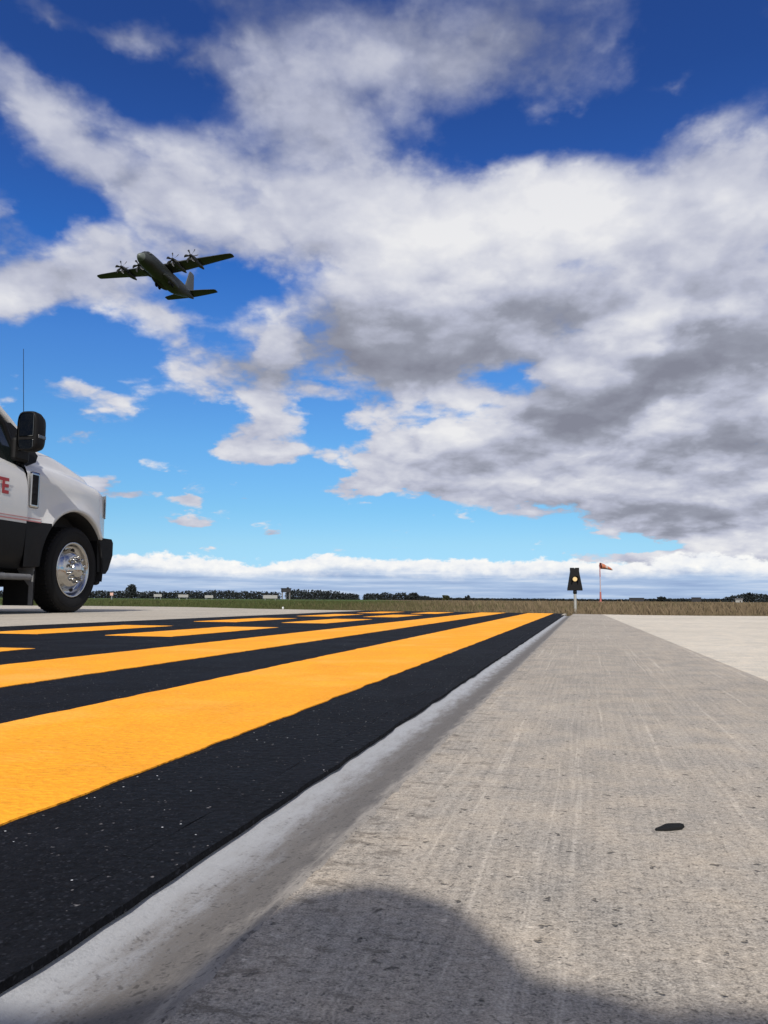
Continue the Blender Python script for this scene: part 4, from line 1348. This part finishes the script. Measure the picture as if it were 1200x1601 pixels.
# grille, bumper
mb = MB()
mb.box((0.80, 0, 1.00), (0.07, 1.15, 0.40), 0.03)
gr = mb.build('grille', M_PLASTIC, truck)
mb = MB()
for z in (0.90, 1.0, 1.10):
    mb.box((0.838, 0, z), (0.02, 1.10, 0.035), 0.008)
mb.build('grille_bar', M_CHROME, gr)
mb = MB()
rows = []
for y in (-0.965, -0.95, -0.88, -0.70, -0.35, 0, 0.35, 0.70, 0.88, 0.95, 0.965):
    k = 1 - (abs(y) / 0.965) ** 3.2
    xf = 0.70 + 0.20 * k ** 0.6
    xb = 0.40 if abs(y) > 0.8 else 0.60
    rows.append([(xb, y, 0.745), (xf - 0.03, y, 0.745), (xf, y, 0.71), (xf, y, 0.58), (xf - 0.07, y, 0.43), (xf - 0.12, y, 0.385), (xb + 0.03, y, 0.40)])
mb.grid(rows, True, cap0=True, cap1=True, flip=True, smooth=False)
mb.build('front_bumper', M_PLASTIC, truck)
mb = MB()
mb.box((0.62, 0, 0.33), (0.10, 1.5, 0.16), 0.03)
mb.box((0.55, -0.80, 0.36), (0.10, 0.22, 0.18), 0.03)
mb.box((0.55, 0.80, 0.36), (0.10, 0.22, 0.18), 0.03)
mb.build('air_dam', M_PLASTIC, truck)

# running gear
mb = MB()
for side in (-1, 1):
    mb.box((-2.4, side * 0.42, 0.52), (5.6, 0.07, 0.20), 0.01)
mb.tube([(0, -0.78, 0.405), (0, 0.78, 0.405)], 0.055, 10)
mb.tube([(-4.0, -0.78, 0.405), (-4.0, 0.78, 0.405)], 0.07, 10)
mb.lathe([(0, -0.2), (0.12, -0.16), (0.17, 0), (0.12, 0.16), (0, 0.2)], 16, 'X', tf((-4.0, 0, 0.405)))
mb.box((-1.9, 0.15, 0.45), (0.9, 0.4, 0.26), 0.05)
mb.build('chassis', M_DARKIN, truck)

TYRE = [(0.262, -0.10), (0.285, -0.118), (0.33, -0.126), (0.372, -0.120), (0.392, -0.105), (0.4015, -0.085), (0.405, -0.04), (0.4055, 0.04), (0.4015, 0.085), (0.392, 0.105), (0.372, 0.120), (0.33, 0.126), (0.285, 0.118), (0.262, 0.10)]
def make_wheel(x, y, side, dish):
    """side -1: outer face towards -y"""
    Mx = tf((x, y, 0.405), (0, 0, 0 if side > 0 else PI))
    root = None
    mb = MB()
    mb.lathe(TYRE, 56, 'Y', Mx)
    for k in range(56):                                     # shoulder blocks of the tread
        a = 2 * PI * k / 56
        for hx in (-0.062, 0.062):
            m2 = Mx @ Matrix.Rotation(a, 4, 'Y') @ tf((0, hx, 0.403))
            mb.box((0, 0, 0), (0.030, 0.055, 0.012), 0.003, 1, m2)
    mb.lathe([(0.352, 0.1245), (0.356, 0.1275), (0.360, 0.1235)], 56, 'Y', Mx)
    w_ = mb.build('wheel', M_RUBBER, truck)
    # steel disc: rim flange, drop, dish and bulging hub
    if dish > 0:
        pr = [(0.262, 0.095), (0.264, 0.108), (0.256, 0.114), (0.243, 0.108), (0.236, 0.085), (0.226, 0.055), (0.205, 0.045), (0.188, 0.052), (0.172, 0.085), (0.150, 0.112), (0.125, 0.122), (0.085, 0.124), (0.080, 0.150), (0.070, 0.175), (0.050, 0.190), (0.0, 0.196)]
    else:
        pr = [(0.262, 0.095), (0.264, 0.108), (0.256, 0.114), (0.243, 0.105), (0.235, 0.06), (0.225, 0.0), (0.20, -0.05), (0.15, -0.06), (0.10, -0.05), (0.09, 0.02), (0.05, 0.04), (0, 0.045)]
    mb = MB()
    mb.lathe(pr, 48, 'Y', Mx)
    rim = mb.build('rim', M_CHROME, w_)
    for k in range(8):
        a = 2 * PI * (k + 0.5) / 8
        mb = MB()
        m2 = Mx @ Matrix.Rotation(a, 4, 'Y') @ tf((0, 0.0475 if dish > 0 else -0.045, 0.206), (0, 0, 0), (1.15, 1, 0.75))
        mb.lathe([(0.0, 0.006), (0.019, 0.006), (0.0215, 0.002), (0.022, -0.004)], 14, 'Y', m2)
        mb.build('hand_hole', M_DARKIN, rim)
    for k in range(10):
        a = 2 * PI * k / 10
        mb = MB()
        yb = 0.118 if dish > 0 else -0.055
        m2 = Mx @ Matrix.Rotation(a, 4, 'Y') @ tf((0, yb, 0.113))
        mb.lathe([(0.0175, 0.0), (0.0165, 0.012), (0.0145, 0.016), (0.0145, 0.042), (0.010, 0.050), (0.0, 0.052)], 10, 'Y', m2)
        mb.build('lug_nut', M_CHROME, rim)
    return w_
for side in (-1, 1):
    make_wheel(0.0, side * 0.865, side, 1)
    make_wheel(-4.0, side * 0.90, side, -1)
    make_wheel(-4.0, side * 0.62, side, -1)

# service body behind the cab
mb = MB()
for side in (-1, 1):
    mb.box((-2.95 - 0.30, side * 0.92, 1.12), (0.68, 0.34, 0.92), 0.02)
    mb.box((-4.95, side * 0.92, 1.12), (0.78, 0.34, 0.92), 0.02)
    mb.box((-4.08, side * 0.92, 1.32), (0.96, 0.34, 0.52), 0.01)
mb.box((-4.15, 0, 0.74), (2.45, 1.52, 0.07), 0.01)
mb.box((-5.36, 0, 1.02), (0.06, 1.52, 0.56), 0.01)
sb = mb.build('service_body', M_WHITE, truck)
for side in (-1, 1):
    for xx, zz, lx, lz in ((-3.25, 1.12, 0.56, 0.80), (-4.95, 1.12, 0.66, 0.80), (-4.08, 1.33, 0.84, 0.42)):
        mb = MB()
        mb.box((xx, side * 1.092, zz), (lx, 0.02, lz), 0.008)
        mb.box((xx + lx * 0.3, side * 1.105, zz), (0.07, 0.02, 0.09), 0.006)
        mb.build('locker_door', M_WHITE, sb)
tag(truck, 'white service truck with black lower body, steel wheels and red lettering', 'truck')

# ------------------------------------------------------------------ the stooping photographer behind the camera, whose shadow falls on the slab
def skinned(name, chains, m_, parent=None, root=0, sub=2):
    """chains: lists of (key, (x,y,z), radius); keys repeat where chains join"""
    idx, V, E_, Rr = {}, [], [], []
    for ch in chains:
        prev = None
        for key, p, r in ch:
            if key not in idx:
                idx[key] = len(V)
                V.append(p)
                Rr.append(r if isinstance(r, tuple) else (r, r))
            if prev is not None:
                E_.append((prev, idx[key]))
            prev = idx[key]
    me = bpy.data.meshes.new(name)
    me.from_pydata(V, E_, [])
    me.materials.append(m_)
    o = link(bpy.data.objects.new(name, me), parent)
    sk_ = o.modifiers.new('skin', 'SKIN')
    sk_.use_smooth_shade = True
    for i, v in enumerate(me.skin_vertices[0].data):
        v.radius = Rr[i]
        v.use_root = (i == root)
    ss = o.modifiers.new('smooth', 'SUBSURF')
    ss.levels = ss.render_levels = sub
    return o

def person_mat():
    m_, t, b = new_mat('person_skin_and_clothes')
    co = t.n('ShaderNodeTexCoord').outputs['Object']
    x, y, z = t.sep(co)
    f = t.noise(co, 60.0, 3.0)
    hand = t.m('GREATER_THAN', y, -0.115)
    head = t.m('MULTIPLY', t.m('GREATER_THAN', y, -0.475), t.m('MULTIPLY', t.m('LESS_THAN', t.m('ABSOLUTE', t.m('ADD', x, 0.062)), 0.095), t.m('GREATER_THAN', z, 0.43)))
    skin = t.m('MAXIMUM', hand, head)
    legs = t.m('LESS_THAN', t.m('ADD', z, t.m('MULTIPLY', y, -0.35)), 0.62)
    legs = t.m('MULTIPLY', legs, t.m('LESS_THAN', y, -0.50))
    c = t.mix(legs, (0.16, 0.17, 0.19, 1), (0.03, 0.04, 0.07, 1))
    c = t.mix(skin, c, (0.45, 0.27, 0.19, 1))
    k = t.map(f, 0.3, 0.7, 0.9, 1.1)
    t.put(b.inputs['Base Color'], t.mix(1.0, c, t.xyz(k, k, k), 'MULTIPLY'))
    b.inputs['Roughness'].default_value = 0.75
    return m_
ch = [[('pelvis', (0, -0.95, 0.30), (0.15, 0.12)), ('waist', (0, -0.83, 0.42), (0.13, 0.105)), ('chest', (0, -0.66, 0.53), (0.155, 0.115)), ('collar', (0, -0.53, 0.575), (0.10, 0.08)),
       ('neck', (0, -0.47, 0.575), 0.052), ('skull', (0, -0.415, 0.555), (0.068, 0.092)), ('brow', (0, -0.37, 0.525), (0.064, 0.080)), ('chin', (0, -0.365, 0.455), (0.044, 0.045))]]
ch.append([('brow', None, 0), ('nose', (0, -0.285, 0.497), 0.012)])
for s_ in (-1, 1):
    n_ = 'r' if s_ > 0 else 'l'
    ch.append([('collar', None, 0), (n_ + 'sh', (s_ * 0.19, -0.52, 0.565), 0.068), (n_ + 'el', (s_ * 0.235, -0.30, 0.365), 0.047), (n_ + 'wr', (s_ * 0.085, -0.125, 0.185), 0.029), (n_ + 'palm', (s_ * 0.054, -0.065, 0.172), (0.020, 0.034))])
    for q_, (dz, ln_) in enumerate(((0.034, 0.030), (0.012, 0.036), (-0.010, 0.034), (-0.031, 0.026))):
        b_ = n_ + 'f%d' % q_
        ch.append([(n_ + 'palm', None, 0), (b_ + 'a', (s_ * 0.052, -0.032, 0.172 + dz), 0.0095), (b_ + 'b', (s_ * 0.046, -0.008, 0.172 + dz * 1.05), 0.0085), (b_ + 'c', (s_ * (0.044 - ln_ * 0.35), 0.0005, 0.172 + dz * 1.08), 0.0075)])
    ch.append([(n_ + 'palm', None, 0), (n_ + 'ta', (s_ * 0.040, -0.062, 0.205), 0.011), (n_ + 'tb', (s_ * 0.020, -0.040, 0.212), 0.009)])
    ch.append([('pelvis', None, 0), (n_ + 'hip', (s_ * 0.12, -0.93, 0.29), 0.095), (n_ + 'kn', (s_ * 0.24, -0.55, 0.44), 0.064), (n_ + 'an', (s_ * 0.17, -0.80, 0.09), 0.043), (n_ + 'heel', (s_ * 0.17, -0.84, 0.045), 0.042), (n_ + 'toe', (s_ * 0.19, -0.62, 0.032), (0.045, 0.030))])
# heel must hang on the ankle, toes on the heel
pos = {}
for c_ in ch:
    for key, p, r in c_:
        if p is not None:
            pos[key] = (p, r)
for k_, (p, r) in pos.items():
    if k_[1:3] not in ('wr', 'pa', 'f0', 'f1', 'f2', 'f3', 'ta', 'tb'):        # the trunk sits a little left of the phone
        pos[k_] = ((p[0] - 0.062, p[1], p[2] + 0.006), r)
ch = [[(k, *pos[k]) for k, _, _ in c_] for c_ in ch]
person = skinned('person', ch, person_mat())
tag(person, 'person squatting behind the camera in grey jacket holding a phone low', 'person')
mb = MB()
rows = []
for u in (0.0, 0.25, 0.5, 0.75, 0.95):
    a = PI / 2 * (1 - u)
    rr = math.cos(a)
    rows.append([(-0.062 + 0.074 * rr * math.cos(t2), -0.425 - 0.03 * u + 0.088 * rr * math.sin(t2), 0.571 + 0.094 * math.sin(a)) for t2 in [2 * PI * j / 20 for j in range(20)]])
mb.grid(rows, True)
mb.build('hair', mat('brown_hair', (0.05, 0.03, 0.02), 0.7, var=0.4, vscale=120), person)
for s_ in (-1, 1):
    mb = MB()
    rows = [[(-0.062 + s_ * (0.060 + 0.014 * k), -0.405 + 0.016 * math.cos(a) * (1 - 0.3 * k), 0.528 + 0.026 * math.sin(a) * (1 - 0.3 * k)) for a in [2 * PI * j / 12 for j in range(12)]] for k in (0.0, 0.6, 1.0)]
    mb.grid(rows, True, cap1=True)
    mb.build('ear', mat('ear_skin', (0.45, 0.27, 0.19), 0.7), person)
    mb = MB()
    mb.lathe([(0, -0.011), (0.008, -0.008), (0.011, 0), (0.008, 0.008), (0.0, 0.011)], 12, 'Y', tf((-0.062 + s_ * 0.028, -0.306, 0.522)))
    mb.build('eye', mat('eye_white', (0.6, 0.58, 0.55), 0.2), person)
mb = MB()
mb.box((0, -0.0165, 0.182), (0.072, 0.008, 0.148), 0.003, 3)
ph = mb.build('phone', mat('phone_body', (0.02, 0.02, 0.022), 0.3), None)
tag(ph, 'dark phone held upright in both hands just behind the camera', 'phone')
